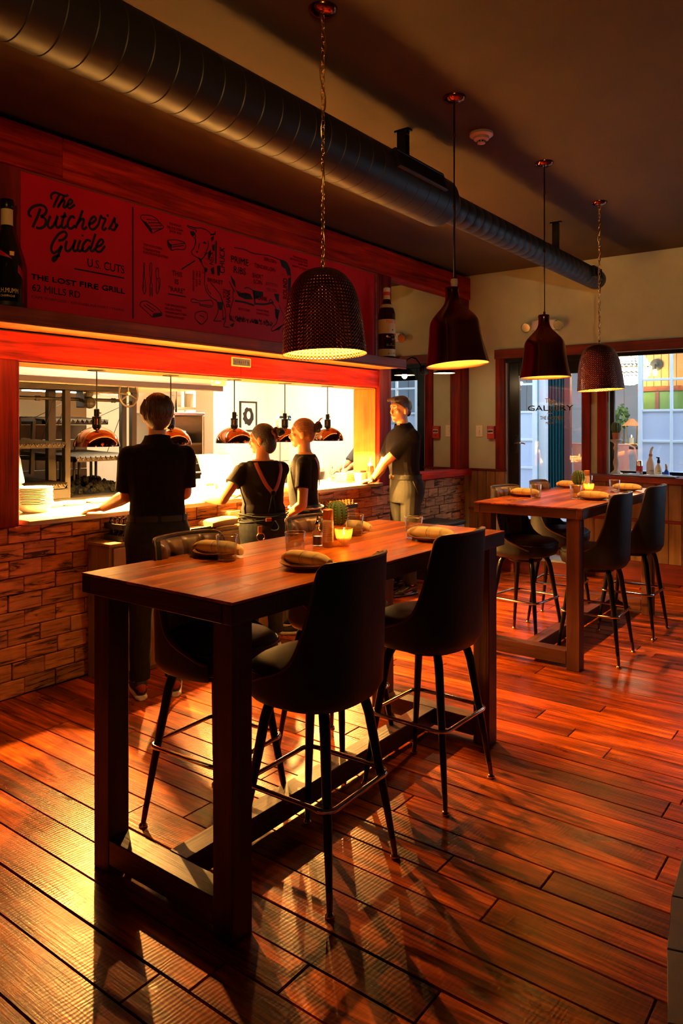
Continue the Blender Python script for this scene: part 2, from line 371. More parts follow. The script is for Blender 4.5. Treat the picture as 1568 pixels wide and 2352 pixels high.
# partition wall between dining room and kitchen, with the serving opening
wl = MB().box(-3, XB, YW+.02, YW+.23, -.01, 1.01).box(-3, 2.337, YW+.03, YW+.23, 1.01, ZC)
wl.box(2.337, 6.313, YW+.03, YW+.23, 2.02, ZC).box(6.313, XB, YW+.05, YW+.23, 1.01, ZC)
wl = struct(wl.build('wall_left', M['mortar'])); wl['label'] = 'half wall faced with pale distressed bricks below the serving opening'
bh, bl = .1005, .207; cache = {}
for r in range(10):
    x = 1.98 - (bl/2 if r % 2 else 0) + random.uniform(-.01,.01); z0 = .004+r*bh
    while x < XB:
        L = bl*random.choice((1,1,1,1,.98,1.03)); x1 = min(x+L, XB); w = x1-x
        if w > .04:
            key = round(w, 3)
            if key not in cache:
                b = MB().box(-w/2+.0025, w/2-.0025, -.012, .021, -bh/2+.0025, bh/2-.0025).build('brick', M['brick_face'], wl, bevel=.004); cache[key] = b.data
            else:
                b = bpy.data.objects.new('brick', cache[key]); COL.objects.link(b); b.parent = wl
            b.location = (x+w/2, YW+random.uniform(0,.008), z0+bh/2)
        x = x1
xb_ = MB()
for r in range(10):
    x = .62+(bl/2 if r % 2 else 0)
    lim = 1.98-(bl/2 if r % 2 else 0)-.012
    while x < lim:
        x1 = min(x+bl, lim); xb_.box(x+.0025, x1-.0025, YW-.010, YW+.021, .004+r*bh+.0025, .004+(r+1)*bh-.0025); x = x1
o = xb_.build('brickwork', M['brick_face'], wl, bevel=.004); o['kind'] = 'stuff'
def boards(name, segs, mat, y0, y1, z0, z1, label=None, bevel=.004):
    o = struct(bpy.data.objects.new(name, None)); COL.objects.link(o); o.empty_display_size = .05
    if label: o['label'] = label
    for a, b in segs:
        MB().box(a+.001, b-.001, y0, y1, z0, z1).build('board', mat, o, bevel=bevel, org=((a+b)/2, (y0+y1)/2, (z0+z1)/2))
    return o
bx = PY(145, 330, 4.09).x; lx = PY(553, 850, 4.13).x
boards('trim_1', [(-3, bx), (bx, 5.2), (5.2, XB)], M['beam_red'], 4.09, 4.25, 3.12, 3.375, 'red stained board beam running along the top of the serving wall')
boards('trim_2', [(1.0, lx), (lx, 6.10)], M['beam_red'], 4.13, 4.43, 1.99, 2.157, 'red stained lintel board above the serving opening')
boards('trim_3', [(1.2, 2.337)], M['post_red'], 4.13, 4.43, 1.012, 1.99, 'red wooden post at the left of the serving opening')
boards('trim_4', [(6.10, 6.313)], M['post_red'], 4.115, 4.43, 1.012, 3.12, 'red wooden post at the right of the serving opening')
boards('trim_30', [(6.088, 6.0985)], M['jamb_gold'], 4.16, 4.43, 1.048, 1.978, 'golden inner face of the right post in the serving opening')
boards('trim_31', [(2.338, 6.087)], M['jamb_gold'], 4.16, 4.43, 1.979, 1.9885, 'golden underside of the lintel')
boards('trim_5', [(7.775, XB)], M['post_red'], 4.11, 4.24, 1.10, 3.12, 'red wooden post between wall mirror and back wall')
boards('trim_6', [(6.313, XB)], M['beam_red'], 4.06, 4.24, 1.025, 1.10, 'red wooden sill under the wall mirror')
boards('trim_7', [(.8, 1.3), (1.3, 1.8), (1.8, 2.18), (2.18, 2.337)], M['post_red'], 4.115, 4.25, 2.25, 3.12, 'red upright board left of the red sign')
boards('trim_8', [(6.06, 6.10)], M['post_red'], 4.12, 4.25, 2.25, 3.12, 'narrow red upright board right of the red sign')
mg = tag(MB().box(6.315, 7.773, 4.175, 4.195, 1.102, 3.118).build('wall_mirror', M['mirror_silver']), 'large mirror set between red wooden posts on the brick wall', 'mirror')
sh = thing('wall_shelf', 'long wooden plank shelf under the red sign above the opening', 'shelf', (4, 3.97, 2.157))
MB().box(1.2-4, 2.10, -.17, .16, .016, .093).build('plank', M['shelf_wood'], sh, bevel=.003)
MB().box(1.2-4, 2.10, -.152, .16, .0125, .0155).build('lit_underside', M['jamb_gold'], sh)  # golden colour stands in for warm counter light on the underside
MB().box(1.2-4, 2.10, -.17, -.156, 0, .0155).build('front_lip', M['shelf_wood'], sh, bevel=.002)
ct = thing('pass_counter', 'pale marble serving counter in the kitchen opening', 'counter', (4.2, 4.4, 1.01))
MB().box(2.36-4.2, 6.095-4.2, 4.07-4.4, 4.80-4.4, .003, .036).build('slab', M['marble'], ct, bevel=.004)
MB().box(2.2-4.2, 6.3-4.2, 4.46-4.4, 4.76-4.4, -1.005, 0).build('base_cabinet', M['steel'], ct)
# back wall with raised door and window
DY0, DY1, WY1 = PX(1338, 1000, XB).y, PX(1160, 1000, XB).y, PX(1398, 1000, XB).y
WY0, DZ, TZ = -.9, .45, 2.39
T = XB+.15
wb = MB().box(XB, T, -3.3, 4.4, TZ, ZC).box(XB, T, DY1, 4.4, -.01, TZ).box(XB, T, WY1, DY0, -.01, TZ).box(XB, T, -3.3, WY0, -.01, TZ)
wb.box(XB, T, WY0, WY1, -.01, 1.06).box(XB, T, DY0, DY1, -.01, DZ)
wb = struct(wb.build('wall_back', M['wall_green'])); wb['label'] = 'sage green back wall with tan board wainscot'
def wains(y0, y1, z0, z1, w=.125):
    n = max(1, round((y1-y0)/w)); w = (y1-y0)/n
    for k in range(n):
        a = y0+k*w
        MB().box(XB-.022, XB-.002, a+.002, a+w-.002, z0, z1).build('plank', M['wainscot_wood'], wb, bevel=.003, org=(XB-.01, a+w/2, (z0+z1)/2))
wains(DY1+.002, 4.10, .20, 1.083); wains(DY0, DY1, .20, DZ-.01); wains(WY0, DY0-.005, .20, 1.03)
tn = [9]
def ytrim(y0, y1, z0, z1, mat='trim_red', x0=XB-.035, x1=XB+.001, label=None):
    o = struct(MB().box(x0, x1, y0, y1, z0, z1).build('trim_%d' % tn[0], M[mat], bevel=.004, org=((x0+x1)/2, (y0+y1)/2, (z0+z1)/2))); tn[0] += 1
    if label: o['label'] = label
    return o
yl = PX(1140, 900, XB).y; ya, yb, yc = PX(1357, 900, XB).y, PX(1373, 900, XB).y, PX(1394, 900, XB).y
ytrim(WY0-.1, yl+.015, TZ, TZ+.105, label='red wooden head trim across door and window'); ytrim(DY1, yl, 1.106, TZ, 'post_red'); ytrim(ya, DY0, 1.10, TZ, 'post_red'); ytrim(yc, yb, 1.10, TZ, 'post_red')
ytrim(DY1-.02, 4.10, 1.083, 1.105); ytrim(DY1, 4.10, .615, .645); ytrim(WY0-.1, DY0, .615, .645)
ytrim(-3, DY0, 0, .20, label='red baseboard along the back wall'); ytrim(DY1, 4.10, 0, .20); ytrim(DY0, DY1, 0, .20)
lg = ytrim(WY0-.1, ya+.02, 1.035, 1.095, 'trim_red', XB-.30, XB+.02, 'red wooden window ledge carrying trays and bottles')
# the raised step under the door
st = thing('door_step', 'low grey step on the floor under the glass door', 'step', (7.8, (DY0+DY1)/2, 0))
MB().box(-.19, .165, -.46, .46, 0, .16).build('riser', M['trim_red'], st, bevel=.003); MB().box(-.20, .165, -.47, .47, .161, .185).build('tread', M['grey_board'], st, bevel=.004)
# door
dr = struct(bpy.data.objects.new('door_1', None)); COL.objects.link(dr); dr['label'] = 'black framed glass door with gold lettering and lever handle'
dx = 8.07; dya, dyb = PX(1170, 1000, dx).y, PX(1193, 1000, dx).y
MB().box(dx-.02, dx+.03, dyb, dya, DZ, TZ-.05).build('stile', M['black_metal'], dr, bevel=.003)
MB().box(dx-.02, dx+.03, DY0-.03, DY0+.03, DZ, TZ-.05).build('stile', M['black_metal'], dr, bevel=.003)
MB().box(dx-.02, dx+.03, DY0+.03, dyb, TZ-.20, TZ-.05).build('rail', M['black_metal'], dr, bevel=.003)
MB().box(dx-.02, dx+.03, DY0+.03, dyb, DZ, DZ+.09).build('rail', M['black_metal'], dr, bevel=.003)
MB().box(dx+.001, dx+.007, DY0+.03, dyb, DZ+.09, TZ-.20).build('pane', M['window_glass'], dr)
MB().box(XB+.001, T-.002, DY0+.001, DY1-.001, TZ-.05, TZ-.001).build('head_frame', M['black_metal'], dr); MB().box(XB+.001, T-.002, dya+.004, DY1-.001, DZ, TZ-.051).build('jamb', M['grey_board'], dr)  # jamb's pale blue-grey stands in for daylight falling on it
hp = PX(1186, 1018, dx-.02)
hd = MB().box(dx-.035, dx-.021, hp.y-.02, hp.y+.02, hp.z-.11, hp.z+.09).build('handle', M['chrome'], dr, bevel=.004)
MB().tube([(dx-.03,hp.y,hp.z),(dx-.07,hp.y,hp.z),(dx-.075,hp.y-.03,hp.z+.004),(dx-.075,hp.y-.10,hp.z+.004),(dx-.07,hp.y-.125,hp.z-.006)], .009, 8).build('lever', M['chrome'], hd, 180)
# window
wn = struct(bpy.data.objects.new('window_1', None)); COL.objects.link(wn); wn['label'] = 'wide black framed window over the red ledge'
f = MB(); wz0, wz1 = 1.098, TZ-.002
f.box(8.05, 8.10, WY1-.04, WY1-.001, wz0, wz1).box(8.05, 8.10, WY0+.001, WY0+.04, wz0, wz1).box(8.05, 8.10, WY0+.04, WY1-.04, wz0, wz0+.035).box(8.05, 8.10, WY0+.04, WY1-.04, wz1-.04, wz1)
f.build('frame', M['black_metal'], wn, bevel=.003); MB().box(8.072, 8.078, WY0+.04, WY1-.04, wz0+.035, wz1-.04).build('pane', M['window_glass'], wn)
# kitchen shell
struct(MB().box(7.62, 7.78, 4.42, 7.2, 0, 2.82).build('wall_kitchen_right', M['kitchen_white']))
struct(MB().box(.9, 7.78, 7.02, 7.2, 0, 2.82).build('wall_kitchen_back', M['kitchen_white']))
struct(MB().box(.9, 1.0, 4.42, 7.1, 0, 2.82).build('wall_kitchen_left', M['kitchen_white']))

# ------------------------------------------------------------------ lettering
def text_mesh(body, bold=0, ext=.0):
    cu = bpy.data.curves.new('t', 'FONT'); cu.body = body; cu.size = 1; cu.offset = bold; cu.resolution_u = 3; cu.align_x = 'LEFT'
    o = bpy.data.objects.new('t', cu); COL.objects.link(o); dg = bpy.context.evaluated_depsgraph_get(); dg.update()
    me = bpy.data.meshes.new_from_object(o.evaluated_get(dg)); vs = [v.co.copy() for v in me.vertices]; fs = [tuple(p.vertices) for p in me.polygons]
    bpy.data.objects.remove(o); bpy.data.curves.remove(cu); bpy.data.meshes.remove(me); return vs, fs
def put_text(mb, body, o, xa, ya, w, h, bold=0):   # fit the words into a w by h box with its lower left corner at o
    vs, fs = text_mesh(body)
    x0, x1 = min(v.x for v in vs), max(v.x for v in vs); y0, y1 = min(v.y for v in vs), max(v.y for v in vs)
    o, xa, ya = Vector(o), Vector(xa), Vector(ya)
    b = bold*h*.9
    for dx_, dy_ in ([(0,0)] if not bold else [(-b,0),(b,0),(0,b),(0,-b),(0,0)]): mb.add([o+xa*((v.x-x0)/(x1-x0)*w+dx_)+ya*((v.y-y0)/(y1-y0)*h+dy_) for v in vs], fs)
def smooth_path(pts, k=5):
    if len(pts) < 3: return [Vector((*p, 0)) for p in pts]
    P = [Vector((*p, 0)) for p in pts]; P = [P[0]*2-P[1]]+P+[P[-1]*2-P[-2]]; out = []
    for i in range(1, len(P)-2):
        for j in range(k):
            t = j/k; a, b, c, d = P[i-1:i+3]
            out.append(.5*((2*b)+(c-a)*t+(2*a-5*b+4*c-d)*t*t+(3*b-a-3*c+d)*t**3))
    out.append(P[-2]); return out
def ribbon(mb, pts, w, nrm, taper=False):                    # flat stroke through 3-D points lying in one plane
    rows = []; n = len(pts)
    for i, p in enumerate(pts):
        t = (pts[min(i+1,n-1)]-pts[max(i-1,0)])
        if t.length < 1e-7: t = Vector((1,0,0))
        s = t.normalized().cross(nrm)*w/2*(1 if not taper else .35+.65*sin(pi*min(1, max(0, (i+.5)/n))))
        rows.append([p-s, p+s])
    mb.grid(rows)
# ------------------------------------------------------------------ red sign
SY = 4.125
sg = thing('butcher_sign', 'long red sign board with black butcher cuts lettering and cattle drawing', 'sign', (4.2, 4.16, 2.25))
so = Vector((4.2, 4.16, 2.25))
MB().box(2.338, 6.058, 4.128, 4.19, 2.251, 3.118).build('board', M['sign_red'], sg, org=so).location = (0,0,0)
MB().box(6.035, 6.058, 4.118, 4.128, 2.251, 3.118).box(2.338, 6.035, 4.121, 4.128, 3.108, 3.118).build('edge_strip', M['shelf_wood'], sg, org=so).location = (0,0,0)
def sp(zx, zy, q): return PY(q[0]+zx/q[2], q[1]+zy/q[2], SY)
NY = Vector((0,-1,0))
def strokes(mb, lines, q, w, k=5):
    for ln in lines: ribbon(mb, [sp(p.x, p.y, q) for p in smooth_path(ln, k)], w, NY)
def blob_poly(mb, poly, q):
    a = [sp(x, y, q) for x, y in poly]; mb.add(a, [tuple(range(len(a)))])
def ink(mb, name): mb.build(name, M['ink'], sg, org=so, fix=False).location = (0,0,0)
ti = MB(); QA = (0, 380, 3.136); QB = (0, 460, 5.2267); QC = (420, 480, 6.03); QD = (300, 480, 8.4)
strokes(ti, [[(372,245),(368,215),(395,196),(435,208),(470,220),(492,212)],[(428,208),(405,255),(383,304)],[(462,222),(440,262),(415,305)],[(420,292),(446,258),(464,252),(462,275),(456,298),(470,302),(484,285)],
  [(484,285),(510,276),(522,256),(506,246),(490,266),(486,292),(502,309),(540,282)]], QA, .015)
ink(ti, 'script_word'); ti = MB()
strokes(ti, [[(382,190),(352,182),(346,140),(382,88),(450,60),(522,66),(558,112),(538,168),(486,196)],[(486,196),(532,212),(553,258),(532,312),(480,336),(432,326)],[(486,100),(442,215),(390,326)],
  [(606,186),(576,268),(580,318),(615,330),(662,268),(692,186),(672,262),(678,318),(706,326),(735,300)],[(782,145),(748,260),(744,318),(772,332),(802,300)],[(728,200),(765,196),(800,184)],
  [(892,222),(882,196),(848,202),(816,258),(818,318),(852,340),(905,302)],[(992,120),(952,228),(905,336)],[(922,292),(968,236),(1004,226),(1000,272),(986,324),(1008,346),(1045,318)],
  [(1062,292),(1120,266),(1152,226),(1132,196),(1096,220),(1070,288),(1086,340),(1130,346),(1180,296)],[(1180,296),(1212,188),(1228,214),(1268,226),(1242,290),(1228,336),(1248,356),(1278,328)],
  [(1292,168),(1292,198)],[(1302,352),(1342,288),(1380,210),(1376,252),(1394,312),(1368,356),(1328,344)],[(1394,322),(1416,286)]], QB, .0165)
ink(ti, 'script_word'); ti = MB()
strokes(ti, [[(700,486),(760,470),(798,425),(790,388),(758,378),(700,412),(640,500),(614,580),(638,632),(692,608),(742,545)],[(744,548),(716,620),(682,690),(646,730),(632,708),(660,674),(722,662)],
  [(802,485),(785,560),(796,606),(832,604),(880,545),(906,472),(882,560),(892,610),(930,596)],[(966,476),(936,560),(942,606),(970,606),(1005,560)],[(990,414),(992,434)],
  [(1092,492),(1042,480),(996,540),(992,600),(1032,610),(1082,550)],[(1147,400),(1102,540),(1086,592),(1110,612),(1142,580)],
  [(1150,562),(1210,540),(1240,496),(1215,470),(1176,510),(1150,580),(1170,616),(1212,610),(1262,545)]], QB, .0165)
ink(ti, 'script_word'); ti = MB(); strokes(ti, [[(892,820),(1492,935)]], QB, .010); ink(ti, 'underline'); ti = MB(); strokes(ti, [[(305,475),(305.5,732)]], (0,0,1), .012); ink(ti, 'divider_line')
def stext(mb, body, u0, v0, u1, hpx, bold=0):   # baseline start pixel, right end column, cap height in pixels
    a = PY(u0, v0, SY); b = PY(u1, v0, SY); t = PY(u0, v0-hpx, SY)
    put_text(mb, body, a, (1,0,0), (0,0,1), b.x-a.x, t.z-a.z, bold)
def sbtext(mb, body, zx0, zy0, zx1, h, q, bold=0):
    mb = MB(); _sb(mb, body, zx0, zy0, zx1, h, q, bold); ink(mb, 'caption')
def _sb(mb, body, zx0, zy0, zx1, h, q, bold=0): stext(mb, body, q[0]+zx0/q[2], q[1]+zy0/q[2], q[0]+zx1/q[2], h/q[2], bold)
sbtext(ti, 'U.S. CUTS', 1050, 795, 1492, 100, QB, .01); [sbtext(ti, w_, x0_, 943+(x0_-375)*.157, x1_, 62, QB, .07) for w_, x0_, x1_ in (('THE', 375, 582), ('LOST', 632, 915), ('FIRE', 960, 1180), ('GRILL', 1225, 1497))]
sbtext(ti, '62 MILLS RD', 385, 1085, 962, 84, QB, .012); sbtext(ti, 'CAPE PORPOISE / KENNEBUNKPORT / MAINE', 378, 1172, 1492, 34, QB)

cw = MB()
strokes(cw, [[(55,230),(100,265),(180,290),(182,322)],[(60,226),(130,252),(192,266)],[(190,266),(262,266),(340,300),(385,345)],[(380,350),(430,345),(452,308)],[(380,360),(440,352),(452,330)],
  [(150,390),(180,440),(152,540),(120,580),(126,620),(170,655),(212,680)],[(212,680),(242,700),(275,680),(340,600)],[(220,690),(262,760),(300,840),(302,930)],[(302,930),(302,1050),(332,1150),(400,1230),(470,1272)],
  [(710,535),(850,560),(960,610),(1080,630),(1200,650),(1330,700)],[(1330,700),(1420,730),(1470,800),(1490,900),(1490,1050),(1470,1250),(1430,1400)],[(470,1272),(490,1400),(440,1530),(430,1550),(530,1552)],
  [(380,1020),(450,1100),(520,1190),(540,1270)],[(540,1250),(590,1420),(590,1540),(565,1620),(640,1642)],[(705,1230),(662,1380),(650,1520),(720,1560)],[(548,1400),(560,1540)],[(1230,1300),(1290,1380),(1304,1560),(1230,1650),(1250,1690),(1400,1600)],
  [(1330,1330),(1400,1500),(1402,1620),(1380,1720),(1425,1752)],[(330,1040),(345,1120),(390,1180)],[(640,1000),(680,1080),(720,1150)],[(1190,1290),(1215,1250),(1250,1290)],[(700,1100),(690,1230)],[(345,440),(350,520),(300,640)],[(230,470),(215,560)],
  [(170,340),(172,480)],[(850,1100),(900,1090),(960,1120)]], QC, .008)
strokes(cw, [[(460,440),(455,760)],[(720,1272),(850,1292),(985,1335)],[(1010,1312),(1130,1320),(1255,1292)],[(980,1130),(1000,1330)]], QC, .016, 3)
for p in ([(95,305),(150,310),(175,340),(135,390),(105,350)],[(385,400),(430,370),(425,430),(395,452)],[(178,585),(205,575),(212,600),(190,612)],[(270,470),(300,446),(336,480),(300,484)],[(400,500),(440,490),(440,585),(408,572)],
  [(470,790),(512,780),(512,925),(478,920)],[(1340,700),(1430,740),(1475,820),(1490,920),(1450,920),(1420,830),(1370,800)],[(1458,960),(1490,950),(1482,1200),(1452,1250)],[(720,1100),(775,1160),(900,1170),(935,1180),(972,1255),(860,1250),(770,1205)],
  [(960,1120),(1110,1150),(1112,1205),(1030,1240),(985,1250)],[(475,1285),(556,1290),(546,1400),(502,1402)],[(1270,1380),(1342,1400),(1312,1540),(1282,1500)],[(1260,1170),(1330,1180),(1330,1300),(1290,1260)],[(660,920),(720,1000),(735,1100),(680,1020)],
  [(300,800),(340,830),(330,880),(305,870)],[(380,830),(430,800),(440,900),(400,905)],[(205,660),(250,690),(280,760),(240,720)],[(350,600),(385,560),(390,640),(345,720)],[(530,1525),(585,1500),(570,1545)],[(645,1610),(720,1570),(690,1640)],[(1260,1680),(1400,1590),(1330,1680)]): blob_poly(cw, p, QC)
rg = random.Random(3)
for k in range(90):      # grass under the animal
    gx = rg.uniform(650, 1245); gy = 1500+(gx-650)*.13+rg.uniform(-25, 35); a = rg.uniform(-14, 14)
    blob_poly(cw, [(gx-9, gy+16), (gx+a, gy-22), (gx+9, gy+18)], QC)
for k in range(150):     # short hatching over the hide
    gx = rg.uniform(480, 1440); gy = rg.uniform(620+(gx-480)*.13, 1120+(gx-480)*.05)
    blob_poly(cw, [(gx-3, gy), (gx+rg.uniform(-3,8), gy+rg.uniform(10,20)), (gx+3, gy)], QC)
for k in range(60):
    gx = rg.uniform(230, 440); gy = rg.uniform(600, 900)+(gx-330)*.3; blob_poly(cw, [(gx-4, gy), (gx+6, gy+16), (gx+4, gy)], QC)
cw.build('cattle_drawing', M['ink'], sg, org=so, fix=False).location = (0,0,0)
ld = MB(); T2 = lambda b, x0, y0, x1, h, bold=0: sbtext(ld, b, x0, y0, x1, h, QC, bold)
T2('PRIME', 668, 735, 905, 95, .015); T2('RIBS', 705, 880, 872, 95, .015); T2('BRISKET', 340, 1005, 555, 56, .02); T2('TENDERLOIN', 990, 805, 1280, 56, .01); T2('SIRLOIN', 1125, 715, 1295, 48, .01)
T2('SHORT', 962, 945, 1112, 62, .01); T2('LOIN', 985, 1030, 1098, 62, .01); T2('BOTTOM', 1150, 1050, 1310, 45); T2('SIRLOIN', 1155, 1130, 1300, 45); T2('PLATE', 765, 1195, 905, 55, .02); T2('FLANK', 1018, 1250, 1170, 60, .03)
T2('SKIRT STEAK', 765, 1395, 930, 30, .02); T2('FLANK STEAK', 1020, 1410, 1190, 30, .02); T2('FLANK ROLLS', 1020, 1455, 1190, 30, .02)
def vtext(body, zx, zy0, zy1, w, q=QC, bold=.01, down=False):
    ld = MB(); _vt(ld, body, zx, zy0, zy1, w, q, bold, down); ink(ld, 'caption')
def _vt(ld, body, zx, zy0, zy1, w, q, bold, down):   # upright column of words reading upward (or downward)
    a = sp(zx+(0 if down else w), zy0, q); b = sp(zx+(0 if down else w), zy1, q); c = sp(zx, zy0, q); wd = abs(a.x-c.x) if not down else abs(sp(zx+w, zy0, q).x-a.x)
    if down: put_text(ld, body, a, (0,0,-1), (1,0,0), abs(a.z-b.z), wd, bold)
    else: put_text(ld, body, a, (0,0,1), (-1,0,0), abs(a.z-b.z), wd, bold)
vtext('CHUCK', 505, 895, 535, 76, bold=.02); vtext('NECK', 365, 775, 590, 60); vtext('SHANK', 600, 1370, 1120, 55, bold=.03); vtext('FORE', 555, 1230, 1110, 40); vtext('ROUND', 1385, 1250, 970, 60, bold=.02); vtext('SHANK', 1405, 1555, 1350, 45); vtext('WHOLE BRISKET', 135, 1140, 850, 26, bold=.03); vtext('POINT HALF', 178, 1075, 860, 26, bold=.03); vtext('FLAT HALF', 220, 1055, 860, 26, bold=.03)
T3 = lambda b, x0, y0, x1, h, bold=.03: sbtext(ld, b, x0, y0, x1, h, QD, bold)
T3('RIB ROAST', 750, 300, 978, 46); T3('RIB EYE STEAK', 700, 362, 1020, 46); T3('BACK RIBS', 748, 440, 980, 46); T3('TOP LOIN STEAK', 242, 705, 618, 46); T3('T-BONE STEAK', 242, 785, 575, 46); T3('PORTERHOUSE STEAK', 240, 850, 725, 46)
T3('THIS', 800, 1280, 988, 98, .02); T3('IS', 855, 1445, 925, 98, .02); T3('"RARE"', 735, 1580, 1045, 98, .02)
T3('TOP SIRLOIN STEAK', 662, 1860, 1085, 42); T3('SIRLOIN STEAK', 662, 1935, 985, 42); T3('TENDERLOIN STEAK', 662, 2005, 1085, 42); T3('TRIANGLE ROAST', 662, 2080, 1040, 42)
QE = (640, 580, 6.533)
for b, x0, y0, x1 in (('TOP ROUND STEAK', 215, 75, 435), ('BOTTOM ROUND STEAK', 172, 106, 435), ('RUMP ROAST', 295, 186, 440), ('FRONT CUT ROAST', 205, 214, 435)): sbtext(ld, b, x0, y0, x1, 30, QE, .03)
dw = MB()
for l_ in ([(720,1635),(1065,1695)],[(980,1165),(1245,995)]): dw = MB(); strokes(dw, [l_], QD, .009); ink(dw, 'pointer_line')
dw = MB()
def drawing(name, lines, blobs=()):
    d = MB(); strokes(d, lines, QD, .0065, 4)
    for p in blobs: blob_poly(d, p, QD)
    ink(d, name)
drawing('ribs_drawing', [[(200,135),(230,118),(400,130),(500,190),(545,250),(600,300),(635,350),(600,385),(520,415),(415,465),(340,375),(200,185),(200,135)],[(290,250),(380,360),(415,460)],[(300,200),(500,215)],[(340,265),(545,270)],[(385,330),(600,320)],[(400,385),(600,380)]],
  [[(195,190),(290,250),(400,380),(415,465),(330,370)],[(500,185),(540,215),(530,230)],[(530,260),(575,270),(565,290)],[(545,315),(600,325),(570,340)]])
drawing('block_drawing', [[(712,605),(880,598),(1045,655),(1040,775),(870,780),(785,795),(720,710),(712,605)],[(785,690),(785,795)],[(712,605),(785,690),(1045,660)],[(800,735),(1030,700)]], [[(714,615),(785,695),(785,790),(722,705)]])
drawing('brush_drawing', [[(258,1035),(250,1280),(240,1450),(232,1540),(265,1640),(295,1560),(285,1450),(268,1280),(262,1035)]], [[(235,1480),(265,1440),(250,1560)]])
drawing('fork_drawing', [[(370,1060),(390,1040),(408,1065),(405,1260),(398,1400),(420,1500),(420,1690)],[(370,1060),(370,1260),(385,1330),(388,1400),(370,1500),(375,1690)],[(395,1510),(398,1660)]])
drawing('knife_drawing', [[(490,1150),(520,1140),(540,1170),(535,1290),(565,1350),(568,1450),(545,1570),(502,1630),(500,1330),(488,1300),(490,1150)],[(500,1340),(545,1350)],[(525,1370),(548,1440),(540,1540)]])
drawing('loin_drawing', [[(185,1830),(210,1790),(290,1778),(350,1800),(500,1900),(595,2000),(600,2050),(520,2075),(425,2085),(330,2000),(190,1870),(185,1830)],[(425,2085),(450,2020),(595,2010)],[(250,1850),(440,1990)],[(300,1830),(480,1960)]], [[(450,2030),(590,2015),(595,2050),(430,2082)]])
drawing('cleaver_drawing', [[(1165,1740),(1240,1740),(1335,1775),(1560,1765),(1565,1890),(1340,1860),(1330,1815),(1180,1795),(1165,1740)],[(1340,1840),(1560,1865)]])
drawing('steak_drawing', [[(1245,2020),(1290,1990),(1390,1970),(1470,2010),(1480,2110),(1420,2190),(1360,2225),(1290,2170),(1240,2100),(1245,2020)],[(1330,2050),(1400,2080),(1420,2110)]], [[(1245,2110),(1300,2165),(1360,2215),(1330,2215)]])
# small enamel plate on the lintel
pp = PY(554, 832, 4.12); pa, pb = PY(532.5, 820, 4.12), PY(577, 846, 4.12); pw, ph = (pb.x-pa.x)/2, .036
pl = thing('name_plate', 'small dark enamel plate reading PARRILLA on the red lintel', 'plate sign', (pp.x, 4.128, pp.z-ph))
MB().box(-pw, pw, -.012, .001, 0, 2*ph).build('rim', M['gold_print'], pl, bevel=.004); MB().box(-pw+.012, pw-.012, -.014, -.012, .010, 2*ph-.010).build('plate', M['navy'], pl)
t = MB(); put_text(t, 'PARRILLA', (-pw*.74, -.0146, ph*.62), (1,0,0), (0,0,1), pw*1.48, ph*.75, .02); t.build('lettering', M['label_cream'], pl, fix=False)
# lettering on the door glass
gl = MB(); gx = dx-.001
def gtext(body, u0, v0, u1, h, bold=.0):
    a = PX(u0, v0, gx); b = PX(u1, v0, gx); tt = PX(u0, v0-h, gx); put_text(gl, body, a, (0,-1,0), (0,0,1), a.y-b.y, tt.z-a.z, bold)
gtext('The', 1251, 926, 1274, 11); gtext('GALLERY', 1212, 944, 1316, 12, .03); gtext('-', 1256, 950, 1268, 1.2); gtext('THE LOST FIRE', 1240, 964, 1292, 8, .03); gtext('MAINE', 1253, 974, 1270, 5, .03)
gl.build('glass_lettering', M['gold_print'], dr, fix=False)
# ================================================================== TABLES
def make_table(x0, x1, y0, y1, label):
    cx, cy = (x0+x1)/2, (y0+y1)/2; hx, hy = (x1-x0)/2, (y1-y0)/2
    t = thing('bar_table', label, 'table', (cx, cy, 0), 0, 'tall wooden tables')
    n = 6; w = 2*hy/n
    for k in range(n):
        a = -hy+k*w
        MB().box(-hx, hx, a+.0005, a+w-.0005, 1.0605, 1.070).build('top_plank', M['table_top_wood'], t, bevel=.0012, org=None)
    for s in (-1, 1):
        a, b = sorted((s*hy, s*(hy-.045)))
        MB().box(-hx, hx, a, b, .998, 1.060).build('apron', M['table_wood_x'], t, bevel=.003)
        a, b = sorted((s*hx, s*(hx-.045)))
        MB().box(a, b, -hy+.0455, hy-.0455, .998, 1.060).build('apron', M['table_wood_y'], t, bevel=.003)
    L = .088
    for sx in (-1, 1):
        for sy in (-1, 1):
            c = (sx*(hx-.03-L/2), sy*(hy-.03-L/2), 0)
            MB().box(-L/2, L/2, -L/2, L/2, 0, .998).build('leg', M['table_wood'], t, bevel=.003).location = c
        xa = sx*(hx-.03-L/2)
        MB().box(xa-L/2, xa+L/2, -hy+.119, hy-.119, .035, .125).build('stretcher', M['table_wood_y'], t, bevel=.003)
    MB().box(-hx+.119, hx-.119, -.045, .045, .035, .125).build('stretcher', M['table_wood_x'], t, bevel=.003)
    return t
make_table(1.577, 3.505, 1.597, 2.367, 'tall dark plank table in the foreground under the hammered copper lamp')
make_table(4.74, 6.67, 1.622, 2.395, 'tall reddish plank table farther back near the window')

